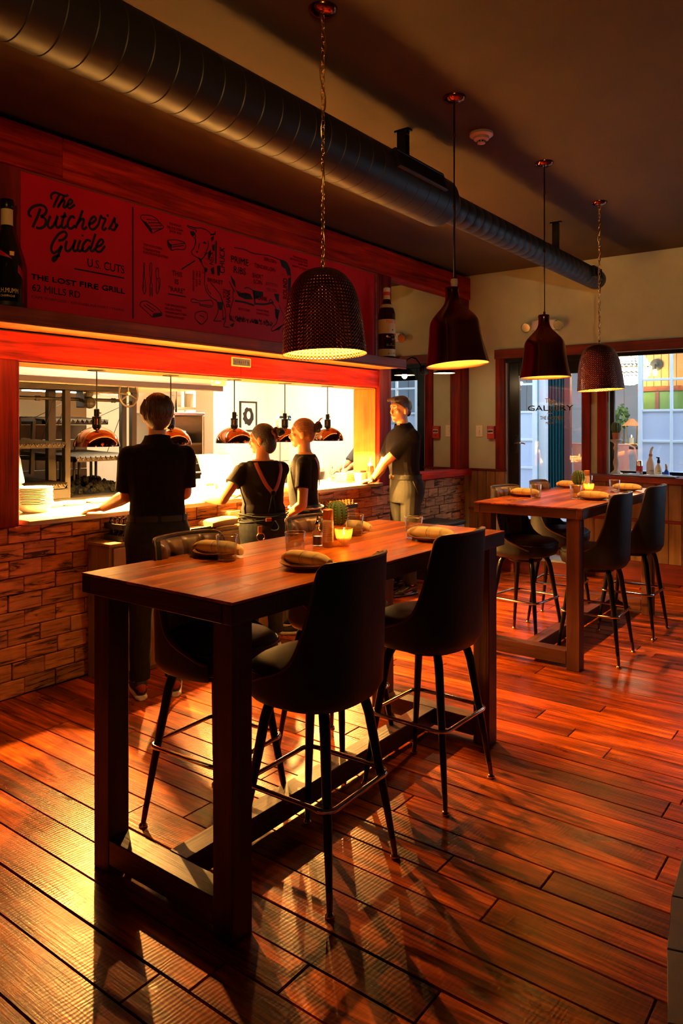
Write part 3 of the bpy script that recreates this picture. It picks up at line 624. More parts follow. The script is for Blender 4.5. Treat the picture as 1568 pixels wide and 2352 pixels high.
# ================================================================== STOOLS
def make_stool():
    t = thing('bar_stool', 'x', 'bar stool', (0,0,0), 0, 'leather bar stools')
    def se(a, hx, hy, p=.72): ca, sa = cos(a), sin(a); return math.copysign(abs(ca)**p, ca)*hx, math.copysign(abs(sa)**p, sa)*hy
    rows = []
    for sc, z in ((.02,.640),(.80,.642),(.95,.656),(1.0,.685),(1.0,.722),(.965,.748),(.87,.764),(.6,.775),(.3,.779),(.02,.780)):
        rows.append([(*[q*sc for q in se(2*pi*k/36, .212, .215)], z) for k in range(36)])
    for r in rows: r[:] = [(p[0], p[1]+.015, p[2]) for p in r]
    MB().grid(rows, True).build('seat', M['leather_black'], t, 180)
    MB().tube([(*[q*1.005 for q in se(2*pi*k/48, .212, .215)], .735) for k in range(48)], .005, 6, True).build('seat_piping', M['leather_black'], t, 180)
    kids(t)[-1].location = (0, .015, 0)
    # wrap-round back shell
    def ztop(ph):
        a = abs(ph)
        for (a0, z0), (a1, z1) in zip(((0,1.145),(38,1.143),(52,1.138),(58,1.115),(63,1.02),(70,.90),(79,.805),(92,.748),(112,.712),(125,.70)), ((38,1.143),(52,1.138),(58,1.115),(63,1.02),(70,.90),(79,.805),(92,.748),(112,.712),(125,.70),(181,.70))):
            if a <= a1: f = (a-a0)/(a1-a0); return z0+(z1-z0)*f
        return .7
    def pos(ph, z, inset=0):
        h = max(0, (z-.66)/.48); hx = .236-inset-.012*h; hy = .226-inset
        k = 1 if z > .68 else 1-.10*((.68-z)/.045)**2
        x, y = se(R(ph)-pi/2, hx, hy, .74); return Vector((x*k, y*k-.020*h+.01, z))
    PH = [-122+i*244/64 for i in range(65)]; NR = 14
    outer = [[pos(p, .637+(ztop(p)-.637)*j/NR) for p in PH] for j in range(NR+1)]
    inner = [[pos(p, .637+(ztop(p)-.637)*j/NR, .026) for p in PH] for j in range(NR+1)]
    m = MB().grid(outer); no = len(PH)*(NR+1); m.grid(inner, flip=True); nc = len(PH)
    for j in range(NR):
        m.f += [(j*nc, (j+1)*nc, no+(j+1)*nc, no+j*nc), (j*nc+nc-1, no+j*nc+nc-1, no+(j+1)*nc+nc-1, (j+1)*nc+nc-1)]
    for i in range(nc-1):
        m.f += [(i, no+i, no+i+1, i+1), (NR*nc+i, NR*nc+i+1, no+NR*nc+i+1, no+NR*nc+i)]
    m.build('backrest', M['leather_black'], t, 60)
    MB().tube([pos(p, ztop(p)+.001, .003) for p in PH], .0065, 6).build('piping', M['leather_brown'], t, 180)
    # tufted pad on the inside
    btn = [(-.085,1.045),(.085,1.045),(-.17,.955),(0,.955),(.17,.955),(-.085,.865),(.085,.865)]
    seg = [(btn[a], btn[b]) for a, b in ((0,2),(0,3),(1,3),(1,4),(2,5),(3,5),(3,6),(4,6))]
    seg += [(btn[0], (-.10,1.14)), (btn[1], (.10,1.14)), (btn[2], (-.185,1.10)), (btn[4], (.185,1.10)), (btn[5], (-.085,.79)), (btn[6], (.085,.79)), (btn[3], (0,1.14)), (btn[3], (0,.79))]
    def dseg(p, a, b):
        ax, ay = a; bx_, by = b; vx, vy = bx_-ax, by-ay; l = max(0, min(1, ((p[0]-ax)*vx+(p[1]-ay)*vy)/(vx*vx+vy*vy)))
        return sqrt((p[0]-ax-vx*l)**2+(p[1]-ay-vy*l)**2)
    rows = []; NU, NV = 64, 40
    for j in range(NV+1):
        row = []
        for i in range(NU+1):
            ph = -58+116*i/NU; z = .775+(min(1.138, ztop(ph)-.002)-.775)*j/NV
            b = pos(ph, z, .026); s = b.x; ed = min(1, min(i, NU-i)/7, (NV-j)/5); ed = sqrt(max(0, ed))
            db = min(sqrt((s-q[0])**2+(z-q[1])**2) for q in btn); ds = min(dseg((s, z), *q) for q in seg)
            d = .034*ed*(1-.75*exp(-(db/.024)**2))*(1-.42*exp(-(ds/.011)**2))
            nrm = Vector((-b.x*.9, .23, 0)).normalized(); row.append(b+nrm*(d-.002))
        rows.append(row)
    pad = MB().grid(rows).build('back_pad', M['leather_brown'], t, 180)
    for q in btn:
        ph = math.degrees(math.asin(max(-1, min(1, (abs(q[0])/.214)**(1/.74)))))*(1 if q[0] > 0 else -1); b = pos(ph, q[1], .026)
        MB().ball(b+Vector((-b.x*.03, .010, 0)), (.009,.007,.009), 8, 5).build('button', M['leather_brown'], pad, 180)
    MB().lathe([(.001,.60),(.12,.60),(.13,.615),(.13,.638),(.001,.638)], 20).build('swivel_plate', M['black_metal'], t, 40)
    for sx in (-1, 1):
        for sy in (-1, 1):
            P = [(.085,.636),(.112,.620),(.126,.590),(.136,.545),(.15,.44),(.1775,.24),(.198,.075)]
            lg_ = MB().tube([(sx*a, sy*a, z) for a, z in P], [.016,.019,.0195,.019,.018,.015,.0115], 10).build('leg', M['black_metal'], t, 180)
            MB().tube([(sx*.198, sy*.198, .078), (sx*.205, sy*.205, .018)], [.0118,.0100], 10).build('ferrule', M['ferrule_dark'], lg_, 60)
            MB().lathe([(.001,.019),(.008,.018),(.016,.010),(.0175,.004),(.016,0),(.001,0)], 12, (sx*.206, sy*.206, 0)).build('glide', M['brass'], lg_, 50)
    h, c, P = .192, .045, []
    for k, (sx, sy) in enumerate(((1,1),(-1,1),(-1,-1),(1,-1))):
        for j in range(6):
            a = k*pi/2+j*pi/10; P.append((sx*(h-c)+c*cos(a), sy*(h-c)+c*sin(a), .325))
    MB().tube(P, .0092, 8, True).build('foot_ring', M['chrome'], t, 180)
    return t
stool = make_stool()
SP = [((2.10,1.69), .03, 'black leather bar stool at the near table, nearest to the camera'),
      ((2.90,1.69), -.02, 'black leather bar stool at the near side of the near table, farther from camera'),
      ((2.10,2.215), pi+.05, 'bar stool with tufted back behind the near table, by the young man'),
      ((2.885,2.20), pi-.04, 'bar stool with tufted back behind the near table, below the women'),
      ((5.21,1.69), .05, 'dark bar stool in front of the far table, left one of two'),
      ((6.03,1.665), .0, 'dark bar stool in front of the far table, nearest the right edge'),
      ((5.27,2.24), pi-.1, 'tufted brown bar stool at the left end behind the far table'),
      ((5.97,2.23), pi+.1, 'bar stool behind the far table in front of the glass door')]
for i, (p, rz, lab) in enumerate(SP):
    o = stool if i == 0 else copy_tree(stool)
    o.location = (*p, 0); o.rotation_euler = (0,0,rz); o['label'] = lab

# ================================================================== PENDANTS
DOME = [(.004,0),(.05,-.005),(.095,-.028),(.128,-.068),(.150,-.12),(.164,-.19),(.175,-.28),(.183,-.375)]
BELL = [(.004,0),(.036,0),(.0365,-.03),(.040,-.068),(.056,-.100),(.092,-.137),(.122,-.172),(.136,-.208),(.147,-.29),(.160,-.37),(.173,-.43)]
def dense(p, k=3):
    q = smooth_path(p, k); return [(max(.001, v.x), v.y) for v in q]
def pendant(x, y, ztop, prof, hammer, chain, label, lit=1.0, tilt=(0,0)):
    t = thing('pendant_lamp', label, 'pendant lamp', (x, y, ztop), 0, 'copper pendant lamps')
    pr = dense(prof); hgt = -prof[-1][1]
    MB().lathe(pr, 48).build('shade', M['copper_hammered' if hammer else 'copper'], t, 180)
    inn = [(max(.001, r-.004), z-.004 if i < len(pr)-1 else z) for i, (r, z) in enumerate(pr)]
    MB().lathe([pr[-1]]+inn[::-1], 48).build('shade_lining', M['gold_hammered' if hammer else 'gold_inner'], t, 180)
    MB().lathe([(.001,-.075),(.02,-.075),(.022,-.13),(.012,-.15)], 12).build('socket', M['brass'], t, 60)
    b = MB().ball((0,0,-.20), (.032,.032,.045), 14, 10).build('bulb', M['bulb_glow'], t, 180)
    lamp('bulb_light', (0,0,-.272), PEND_W*lit, WARM, .02, t)
    qt = Quaternion((FW[0], FW[1], 0), R(tilt[1])) @ Quaternion((RT[0], RT[1], 0), -R(tilt[0]))   # the shade hangs a little askew
    sh_ = (qt @ Vector((0,0,-hgt)))*-.45; sh_.z = 0
    for ch_ in kids(t):
        if ch_.type == 'MESH': ch_.rotation_mode = 'QUATERNION'; ch_.rotation_quaternion = qt; ch_.location = sh_
        else: ch_.location = qt @ ch_.location+sh_
    top = ZC-ztop
    MB().lathe([(.001,top-.028),(.03,top-.027),(.055,top-.018),(.062,top-.006),(.063,top-.0005),(.001,top-.0005)], 24).build('ceiling_rose', M['copper'], t, 50)
    if chain:
        m = MB(); n = int((top-.03)/.030)
        for k in range(n):
            z = .012+(k+.5)*(top-.04)/n; P = []
            for j in range(10):
                a = 2*pi*j/10; dx_, dz_ = .0095*cos(a), .020*sin(a); P.append((dx_, 0, z+dz_) if k % 2 else (0, dx_, z+dz_))
            m.tube(P, .0022, 5, True)
        m.build('chain', M['brass'], t, 180)
        MB().tube([(.010*sin(k*.75), .010*cos(k*.62), .001+(top-.025)*k/40) for k in range(41)], .0032, 6).build('cord', M['brass'], t, 180)
        MB().tube([(0,0,-.004),(0,0,.03)], .006, 8).build('stem', M['brass'], t, 180)
    else:
        MB().tube([(0,0,-.002),(0,0,top-.02)], .0045, 8).build('rod', M['black_metal'], t, 180)
        for z in (.012, top*.42, top*.80): MB().lathe([(.001,z-.012),(.008,z-.011),(.008,z+.011),(.001,z+.012)], 10).build('collar', M['copper'], t, 40)
    return t
pendant(2.505, 1.985, 2.285, DOME, 1, 1, 'hammered copper dome lamp on a chain, nearest and largest', tilt=(2.5,-2))
p2 = pendant(3.615, 1.945, 2.365, BELL, 0, 0, 'smooth copper bell lamp on a rod, nearer of the two bells', tilt=(3.5,-4))
MB().lathe([(.001,.003),(.016,.003),(.020,.028),(.018,.046),(.001,.046)], 14).build('cap', M['white_plastic'], p2, 40)
MB().tube([(.012,0,.03),(.03,.005,.05),(.028,.01,.12),(.012,.004,.30),(.012,0,.5)], .003, 6).build('cord', M['black_metal'], p2, 180)
pendant(4.88, 1.932, 2.365, BELL, 0, 0, 'smooth copper bell lamp on a rod in front of the glass door', tilt=(1,-1))
pendant(6.01, 1.92, 2.268, DOME, 1, 1, 'hammered copper dome lamp on a chain in front of the window', tilt=(2,-2.5))
# ================================================================== DUCT and ceiling fittings
AY, AZ, AR = 2.41, 3.072, .155
du = thing('air_duct', 'long round black ventilation duct hung below the ceiling', 'duct', (2.4, AY, AZ))
def tubex(prof, n=40): return MB().lathe(prof, n, (0,0,0), (1,0,0))
seg = tubex([(AR-.003,0),(AR,.003),(AR,.119),(AR-.003,.122)]).build('duct_section', M['duct_black'], du, 30); k = 0; xx = 4.26-.122; seg.location.x = xx-2.4
while xx > -2.7:
    xx -= .122; o = bpy.data.objects.new('duct_section', seg.data); COL.objects.link(o); o.parent = du; o.location.x = xx-2.4
ar = .098
tubex([(AR-.006,0),(AR-.008,.01),(.125,.07),(ar+.012,.11),(ar,.12)]).build('reducer', M['duct_black'], du, 60).location.x = 4.26-2.4
seg = tubex([(ar-.002,0),(ar,.004),(ar,.118),(ar-.002,.122)], 32).build('duct_section', M['duct_black'], du, 30); xx = 4.38; seg.location.x = xx-2.4
while xx < 7.22:
    xx += .122; o = bpy.data.objects.new('duct_section', seg.data); COL.objects.link(o); o.parent = du; o.location.x = xx-2.4
tubex([(ar,0),(ar*.96,.03),(ar*.7,.055),(.001,.062)], 32).build('end_cap', M['duct_black'], du, 60).location.x = xx+.122-2.4
def register(xa, xb, r, h, tilt):
    c = Vector(((xa+xb)/2-2.4, 0, 0)); d = Vector((0, -cos(tilt), sin(tilt))); u = Vector((0, sin(tilt), cos(tilt))); c = c+d*(r+.006)
    g = MB(); L = (xb-xa)/2
    for s in (-1, 1): g.obox(c+u*s*h, (L,0,0), u*.008, d*.012); g.obox(c+Vector((s*L,0,0)), (.008,0,0), u*(h+.008), d*.012)
    o = g.build('grille', M['duct_black'], du, bevel=.002); n = int((xb-xa)/.03)
    MB().obox(c-d*.01, (L,0,0), u*h, d*.002).build('grille_back', M['seam_black'], o)
    for k in range(n): MB().obox(c+Vector((-L+(k+.5)*2*L/n,0,0)), (.004,.002,0), u*h, d*.006).build('louvre', M['duct_black'], o)
register(3.52, 4.06, AR, .05, R(18)); register(7.05, 7.27, ar, .045, R(5))
for xs, r, w in ((3.83, AR, .05), (6.35, ar, .02)):
    b = MB().box(xs-2.4-w/2, xs-2.4-w/2+.008, -.03, .03, r-.01, ZC-AZ).box(xs-2.4+w/2-.008, xs-2.4+w/2, -.03, .03, r-.01, ZC-AZ).box(xs-2.4-w/2, xs-2.4+w/2, -.05, .05, ZC-AZ-.012, ZC-AZ)
    o = b.build('hanger', M['black_metal'], du)
    for k in range(5): MB().box(xs-2.4-w/2+.008, xs-2.4+w/2-.008, -.03, .03, r+.02+k*.032, r+.026+k*.032).build('rung', M['black_metal'], o)
q = PZ(1105, 306, ZC); sd = thing('smoke_detector', 'round white smoke detector on the dark ceiling', 'smoke detector', (q.x, q.y, ZC-.07))
MB().lathe([(.001,.0695),(.072,.0695),(.072,.055),(.060,.046),(.001,.046)], 28).build('base', M['white_plastic'], sd, 40); MB().lathe([(.001,.0455),(.050,.0455),(.046,.030),(.030,.024),(.001,.024)], 28).build('body', M['white_plastic'], sd, 40)
MB().lathe([(.001,.0235),(.026,.0235),(.024,.006),(.001,0)], 20).build('sensor', M['white_plastic'], sd, 40)
for k in range(8): a = k*pi/4; MB().obox((.0255*cos(a), .0255*sin(a), .016), (.001*cos(a),.001*sin(a),0), (-.006*sin(a),.006*cos(a),0), (0,0,.004)).build('slot', M['black_matte'], sd)
# emergency light, switch, alarm on the back wall
q = PX(1252, 746, XB); el = thing('emergency_light', 'white twin head emergency light high on the green wall', 'emergency light', (XB-.001, q.y, q.z-.06))
MB().box(-.06, 0, -.14, .14, 0, .11).build('housing', M['white_plastic'], el, bevel=.012, segs=2)
for s in (-1, 1):
    h = MB().lathe([(.001,0),(.04,.004),(.055,.05),(.055,.062)], 20, (-.05, s*.19, .05), (-.9,0,-.35)).build('lamp_head', M['white_plastic'], el, 60); MB().lathe([(.001,.058),(.05,.058)], 20, (-.05, s*.19, .05), (-.9,0,-.35)).build('lens', M['chrome'], h)
    MB().tube([(-.03, s*.13, .05), (-.04, s*.17, .05)], .014, 8).build('arm', M['white_plastic'], el)
q = PX(1101, 990, XB); sw = thing('light_switch', 'cream light switch plate on the green wall', 'switch', (XB-.001, q.y, q.z-.07))
MB().box(-.008, 0, -.045, .045, 0, .14).build('plate', M['cream_plastic'], sw, bevel=.003); MB().box(-.020, -.008, -.006, .006, .055, .083).build('toggle', M['cream_plastic'], sw, bevel=.002)
for z in (.03, .11): MB().lathe([(.001,.010),(.004,.009),(.004,.007)], 8, (0,0,z), (-1,0,0)).build('screw', M['steel'], sw)
q = PX(1130, 993, XB); fa = thing('fire_alarm', 'red fire alarm pull station beside the door trim', 'fire alarm', (XB-.001, q.y, q.z-.075))
MB().box(-.045, 0, -.047, .047, 0, .15).build('box', M['alarm_red'], fa, bevel=.006, segs=2); MB().box(-.052, -.045, -.034, .034, .062, .108).build('handle', M['white_plastic'], fa, bevel=.003); MB().box(-.0535, -.052, -.030, .030, .074, .098).build('handle_label', M['black_matte'], fa)
t = MB(); put_text(t, 'FIRE', (-.0456, .026, .118), (0,-1,0), (0,0,1), .052, .018, .03); put_text(t, 'PULL', (-.0546, .022, .078), (0,-1,0), (0,0,1), .044, .014, .02); t.build('lettering', M['label_white'], fa, fix=False)
MB().lathe([(.001,.004),(.006,.003),(.006,0)], 10, (-.045,0,.03), (-1,0,0)).build('lock', M['brass'], fa)
# gooseneck sconce in front of the mirror
q = PY(974, 850, 4.172); gs = thing('gooseneck_sconce', 'small black gooseneck lamp mounted on the mirror', 'wall lamp', (q.x, 4.172, q.z))
MB().lathe([(.001,.03),(.05,.026),(.055,0),(.001,0)], 20, (0,0,0), (0,-1,0)).build('wall_mount', M['sconce_black'], gs, 50)
MB().tube([(0,-.02,.0),(0,-.05,.07),(0,-.10,.13),(0,-.155,.15),(0,-.21,.13),(0,-.245,.08),(0,-.25,.03)], .008, 8).build('arm', M['sconce_black'], gs, 180)
MB().lathe([(.001,.04),(.025,.04),(.028,.015),(.06,-.005),(.105,-.03),(.118,-.045)], 28, (0,-.25,0)).build('shade', M['sconce_black'], gs, 180)
MB().lathe([(.117,-.046),(.10,-.033),(.055,-.010),(.001,-.006)], 28, (0,-.25,0)).build('shade_lining', M['white_plastic'], gs, 180)
MB().ball((0,-.25,-.026), .018, 12, 8).build('bulb', M['bulb_glow'], gs, 180); lamp('bulb_light', (0,-.25,-.055), 2.5, (1,.7,.35), .03, gs)
# ================================================================== ON THE TABLES
TZt = 1.0705
def make_plate():
    t = thing('dinner_plate', 'x', 'plate', (0,0,0), 0, 'brown stoneware plates on the tables')
    MB().lathe([(.001,.004),(.055,.003),(.058,0),(.062,.003),(.088,.011),(.100,.020),(.102,.0215),(.099,.0225),(.085,.0145),(.060,.008),(.001,.0075)], 36).build('dish', M['amber_china'], t, 60)
    MB().tube([(.1015*cos(a*pi/18), .1015*sin(a*pi/18), .0215) for a in range(36)], .0016, 5, True).build('rim', M['terracotta'], t, 180)
    return t
def make_napkin():
    t = thing('napkin_roll', 'x', 'napkin', (0,0,0), 0, 'yellow striped napkin rolls'); rings = []; n = 26
    def sec(s):
        L = .118; w = .030*(1-.30*abs(s)**3)+.003*sin(5*s); h = .026*(1-.38*abs(s)**4); return Vector((s*L, .004*sin(3*s), h+.001)), w, h
    for i in range(n+1):
        s = -1+2*i/n; c, w, h = sec(s); rings.append((c, (0,w,0), (0,0,h)))
    MB().loft(rings, 20).build('cloth', M['napkin'], t, 60)
    b = MB()
    for s0, wd in ((-.72,.012),(-.66,.006),(-.02,.02),(.06,.006),(.12,.006),(.55,.010),(.61,.006)):
        rows = []
        for s in (s0, s0+wd):
            row = []
            for k in range(21):
                a = -.6+k/20*(pi+1.2); c, w, h = sec(s+.10*cos(a)); row.append(c+Vector((0, w*1.025*cos(a), h*1.03*sin(a))))
            rows.append(row)
        b.grid(rows)
    b.build('stripes', M['napkin_stripe'], t, 180)
    c, w, h = sec(1); MB().tube([c+Vector((-.004, w*.75*(1-k*.045)*cos(k*.9), h*.75*(1-k*.045)*sin(k*.9))) for k in range(18)], .0035, 5).build('folded_end', M['paper'], t, 180)
    rows = [[Vector((-.095+.19*i/16, .027+.004*sin(i), .010+.018*j)) for i in range(17)] for j in (0, 1)]
    MB().grid(rows).build('flap', M['napkin'], t, 180)
    return t
def make_glass():
    t = thing('tumbler', 'x', 'glass', (0,0,0), 0, 'clear tumblers on the tables')
    MB().lathe([(.001,0),(.034,0),(.037,.004),(.0395,.05),(.0435,.100),(.0425,.101),(.0412,.099),(.0375,.05),(.0345,.014),(.001,.012)], 32).build('bowl', M['glass_clear'], t, 60)
    MB().tube([(.0428*cos(a*pi/16), .0428*sin(a*pi/16), .1005) for a in range(32)], .0011, 5, True).build('rim', M['rim_glint'], t, 180)
    MB().lathe([(.001,.0015),(.033,.0015),(.0335,.0105),(.001,.0115)], 28).build('base', M['glass_base'], t, 50)
    return t
pA, pB, pC = PZ(705, 1303, TZt), PZ(990, 1240, TZt), PZ(492, 1270, TZt)+Vector((-.03,-.055,0)); pD = pC+(pB-pA)
def nrot(u0, v0, u1, v1, z): a, b = PZ(u0, v0, z), PZ(u1, v1, z); return atan2(b.y-a.y, b.x-a.x)
rA, rB, rC = nrot(645, 1278, 768, 1300, 1.11), nrot(925, 1222, 1040, 1232, 1.11), nrot(437, 1250, 557, 1262, 1.11)
OFF = Vector((4.74-1.577, .027, 0))
pl0, np0, gl0 = make_plate(), make_napkin(), make_glass(); first = [1]
def setting(p, r, gp, where, gwhere):
    for k, o in enumerate((pl0, np0, gl0)):
        c = o if first[0] else copy_tree(o)
        if k == 0: c.location = p; c['label'] = 'brown stoneware plate '+where
        if k == 1: c.location = p+Vector((0,0,.0085)); c.rotation_euler = (0,0,r); c['label'] = 'yellow striped napkin roll '+where
        if k == 2: c.location = gp; c['label'] = 'clear glass tumbler '+gwhere
    first[0] = 0
setting(pA, rA, PZ(678, 1279, TZt), 'at the near table by the closest stool', 'behind the napkin by the closest stool')
setting(pB, rB, PZ(950, 1236, TZt), 'at the near table, far right place', 'behind the napkin at the far right place of near table')
setting(pC, rC, PZ(521, 1288, TZt), 'at the near table, left place behind', 'in front of the left napkin on the near table')
setting(pD, rC, PZ(815, 1230, TZt), 'at the near table behind the cactus', 'beside the cactus on the near table')
fA, fB, fC, fD = PZ(1196, 1138, TZt)+Vector((-.03,-.05,0)), PZ(1363, 1147, TZt), PZ(1288, 1119, TZt), PZ(1440, 1127, TZt); fC.y = min(fC.y, 2.27)
rf = nrot(1155, 1130, 1240, 1136, 1.1)
setting(fA, rf, PZ(1230, 1144, TZt), 'on the far table, leftmost place', 'right of the leftmost napkin on the far table')
setting(fB, rf, PZ(1322, 1146, TZt), 'on the far table nearest to the camera', 'left of the candle on the far table')
setting(fC, rf, fC+Vector((.16,-.10,0)), 'on the far table beside the cactus, at the back', 'at the back of the far table by the door')
setting(fD, rf, PZ(1411, 1131, TZt), 'on the far table at its right end', 'at the right end of the far table')
def make_cactus():
    t = thing('potted_cactus', 'x', 'cactus', (0,0,0), 0, 'small potted cacti on the tables')
    MB().lathe([(.001,0),(.032,0),(.036,.01),(.042,.062),(.043,.068),(.037,.068),(.034,.06),(.001,.06)], 24).build('pot', M['terracotta'], t, 50)
    rows = []; nr = 12; H0 = .062
    for i in range(15):
        a = i/14*pi; row = []
        for k in range(nr*6):
            th = 2*pi*k/(nr*6); rib = .84+.16*abs(cos(th*nr/2))**.7; r = max(.0005, .052*sin(a)**.75*rib); row.append((r*cos(th), r*sin(th), H0+.058-.060*cos(a)))
        rows.append(row)
    b = MB().grid(rows, True).build('body', M['cactus_green'], t, 180); sp_ = MB()
    for k in range(nr):
        th = 2*pi*k/nr
        for i in range(2, 13):
            a = i/14*pi; r = .0525*sin(a)**.75; c = Vector((r*cos(th), r*sin(th), H0+.058-.060*cos(a)))
            for d in (-.5, 0, .5):
                e = c+Vector((.008*cos(th+d), .008*sin(th+d), .003)); sp_.tube([c, e], [.0011,.0004], 3)
    sp_.build('spines', M['cactus_spine'], b); kids(t)[-1]
    return t
def wrap_text(mb, body, r, z, wid, h, ang, bold=0):
    vs, fs = text_mesh(body); x0, x1 = min(v.x for v in vs), max(v.x for v in vs); y0, y1 = min(v.y for v in vs), max(v.y for v in vs)
    out = []
    for v in vs:
        a = ang+((v.x-x0)/(x1-x0)-.5)*wid/r; out.append((r*cos(a), r*sin(a), z+(v.y-y0)/(y1-y0)*h))
    mb.add(out, fs)
def make_sanitizer():
    t = thing('sanitizer_bottle', 'x', 'bottle', (0,0,0), 0, 'orange capped sanitizer bottles'); r = .024
    MB().lathe([(.001,0),(r-.002,0),(r,.004),(r,.118),(r-.002,.122),(.001,.122)], 28).build('body', M['label_cream'], t, 40)
    MB().lathe([(.001,.1222),(r-.002,.1222),(r-.001,.124),(r-.001,.163),(r-.004,.166),(.001,.166)], 28).build('cap', M['orange_cap'], t, 40)
    MB().lathe([(r+.0004,.022),(r+.0004,.112)], 28).build('label', M['label_white'], t, 180)
    a = -pi/2-.55; m = MB(); rr = r+.0009
    for s, z, w, h in (('HAND',.055,.020,.006),('SANITIZER',.046,.030,.006),('kills germs',.039,.022,.003),('ALCOHOL',.034,.024,.003),('LEMON SCENT',.030,.026,.003),('8 OZ',.024,.010,.003)): wrap_text(m, s, rr, z, w, h, a)
    for k in range(7): wrap_text(m, 'IIIII IIIII', rr, .10-k*.009, .012, .0035, a-1.0)
    m.build('lettering', M['ink'], t, fix=False)
    m = MB()
    for k in range(9):
        b = k/9*2*pi; m.add([(rr*cos(a+.12+.25*cos(b+q)*1.0), rr*sin(a+.12+.25*cos(b+q)), .092+.010*sin(b+q)) for q in (0,.7)]+[(rr*cos(a+.12), rr*sin(a+.12), .092)], [(0,1,2)])
    m.build('lemon_mark', M['gold_print'], t, fix=False)
    return t
def make_votive(lit):
    t = thing('votive_candle', 'x', 'candle', (0,0,0), 0, 'lit votive candles in glass cups'); rows = []
    prof = [(.024,0),(.027,.003),(.024,.009),(.016,.014),(.024,.022),(.033,.036),(.038,.060),(.040,.078)]
    for r, z in prof: rows.append([(r*(1+.035*cos(16*2*pi*k/96)*(1 if .02 < z < .08 else 0))*cos(2*pi*k/96), r*(1+.035*cos(16*2*pi*k/96)*(1 if .02 < z < .08 else 0))*sin(2*pi*k/96), z) for k in range(96)])
    for r, z in [(.0375,.078),(.035,.060),(.029,.036),(.018,.026),(.001,.024)]: rows.append([(r*cos(2*pi*k/96), r*sin(2*pi*k/96), z) for k in range(96)])
    rows.insert(0, [(.001*cos(2*pi*k/96), .001*sin(2*pi*k/96), 0) for k in range(96)])
    MB().grid(rows, True).build('cup', M['glass_amber'], t, 180)
    MB().lathe([(.001,.026),(.019,.027),(.021,.046),(.001,.046)], 18).build('wax', M['wax'], t, 40)
    MB().tube([(0,0,.046),(.0005,0,.052)], .0009, 5).build('wick', M['black_matte'], t)
    MB().lathe([(.0005,.051),(.004,.055),(.0048,.060),(.003,.068),(.0004,.077)], 10).build('flame', M['flame'], t, 180)
    lamp('flame_light', (0,0,.064), lit, (1,.45,.10), .006, t)
    return t
cac = make_cactus(); san = make_sanitizer(); vot = make_votive(.5)
def on(o, p, label, rz=0): o.location = p; o['label'] = label; o.rotation_euler = (0,0,rz)
on(san, PZ(753, 1256, TZt), 'orange capped sanitizer bottle on the near table'); on(vot, PZ(789, 1254, TZt), 'lit votive candle in ribbed glass on the near table'); on(cac, PZ(784, 1242, TZt)+Vector((.03,.05,0)), 'small barrel cactus in clay pot on the near table')
on(copy_tree(san), PZ(1347, 1126, TZt), 'orange capped sanitizer bottle on the far table'); on(copy_tree(cac), PZ(1328, 1132, TZt), 'small barrel cactus in clay pot on the far table', .4); on(copy_tree(vot), PZ(1352, 1133, TZt), 'lit votive candle in ribbed glass on the far table')
bt = thing('oil_cruet', 'small square glass oil bottle with metal pourer on the near table', 'bottle', PZ(729, 1253, TZt))
MB().loft([((0,0,z), (w,0,0), (0,w,0)) for z, w in ((0,.019),(.004,.021),(.058,.021),(.068,.014),(.072,.009),(.088,.009))], 24, .6).build('flask', M['glass_clear'], bt, 50)
MB().loft([((0,0,z), (w,0,0), (0,w,0)) for z, w in ((.004,.0175),(.042,.0175))], 20, .6).build('oil', M['oil'], bt, 50)
MB().lathe([(.001,.088),(.011,.088),(.012,.092),(.012,.104),(.008,.110),(.0045,.112),(.0035,.135),(.001,.136)], 14).build('pourer', M['chrome'], bt, 50)
# ================================================================== HEAT LAMPS over the pass
def make_heat_lamp():
    t = thing('heat_lamp', 'x', 'heat lamp', (0,0,1.467), 0, 'bronze heat lamps over the serving counter'); H = 1.99-1.467
    pr = [(.151*cos(a), .132*sin(a)) for a in [i*pi/2*.88/12 for i in range(13)]]
    MB().lathe(pr, 40).build('shade', M['heat_shade'], t, 180); MB().lathe([(r-.003, z*.985) for r, z in pr][::-1], 40).build('shade_lining', M['heat_inner'], t, 180)
    nk = MB().lathe([(.026,.128),(.030,.132),(.030,.146),(.026,.148)], 20).lathe([(.026,.186),(.030,.188),(.030,.200),(.018,.204),(.018,.250),(.006,.256)], 20).build('socket', M['black_metal'], t, 40)
    MB().lathe([(.022,.146),(.022,.188)], 16).build('socket_core', M['brass'], nk, 180)
    for k in range(8): a = k*pi/4; MB().obox((.027*cos(a), .027*sin(a), .167), (.002*cos(a),.002*sin(a),0), (-.005*sin(a),.005*cos(a),0), (0,0,.021)).build('vent_bar', M['black_metal'], nk)
    MB().lathe([(.001,.012),(.006,.011),(.006,0)], 8, (.017,-.008,.226), (.6,-.8,0)).build('switch', M['brass'], t)
    MB().tube([(0,0,.25),(0,0,H-.01)], .0045, 8).build('cord', M['black_matte'], t)
    MB().lathe([(.001,H-.0005),(.062,H-.0005),(.064,H-.006),(.058,H-.016),(.001,H-.018)], 28).build('ceiling_rose', M['black_metal'], t, 40)
    MB().ball((0,0,.094), (.030,.030,.028), 14, 8).build('bulb', M['heat_glow'], t, 180)
    lamp('bulb_light', (0,0,.050), HEAT_W, HEATC, .012, t)
    return t
hl = make_heat_lamp()
for i, (u, w) in enumerate(((222, 'leftmost, in front of the grill'), (392, 'partly behind the young man'), (538, 'left of the framed picture'), (654, 'behind the two women'), (752, 'rightmost by the orange post'))):
    o = hl if i == 0 else copy_tree(hl); q = PY(u, 849, 4.30); o.location = (q.x, 4.30, 1.467); o['label'] = 'bronze dome heat lamp over the counter, '+w
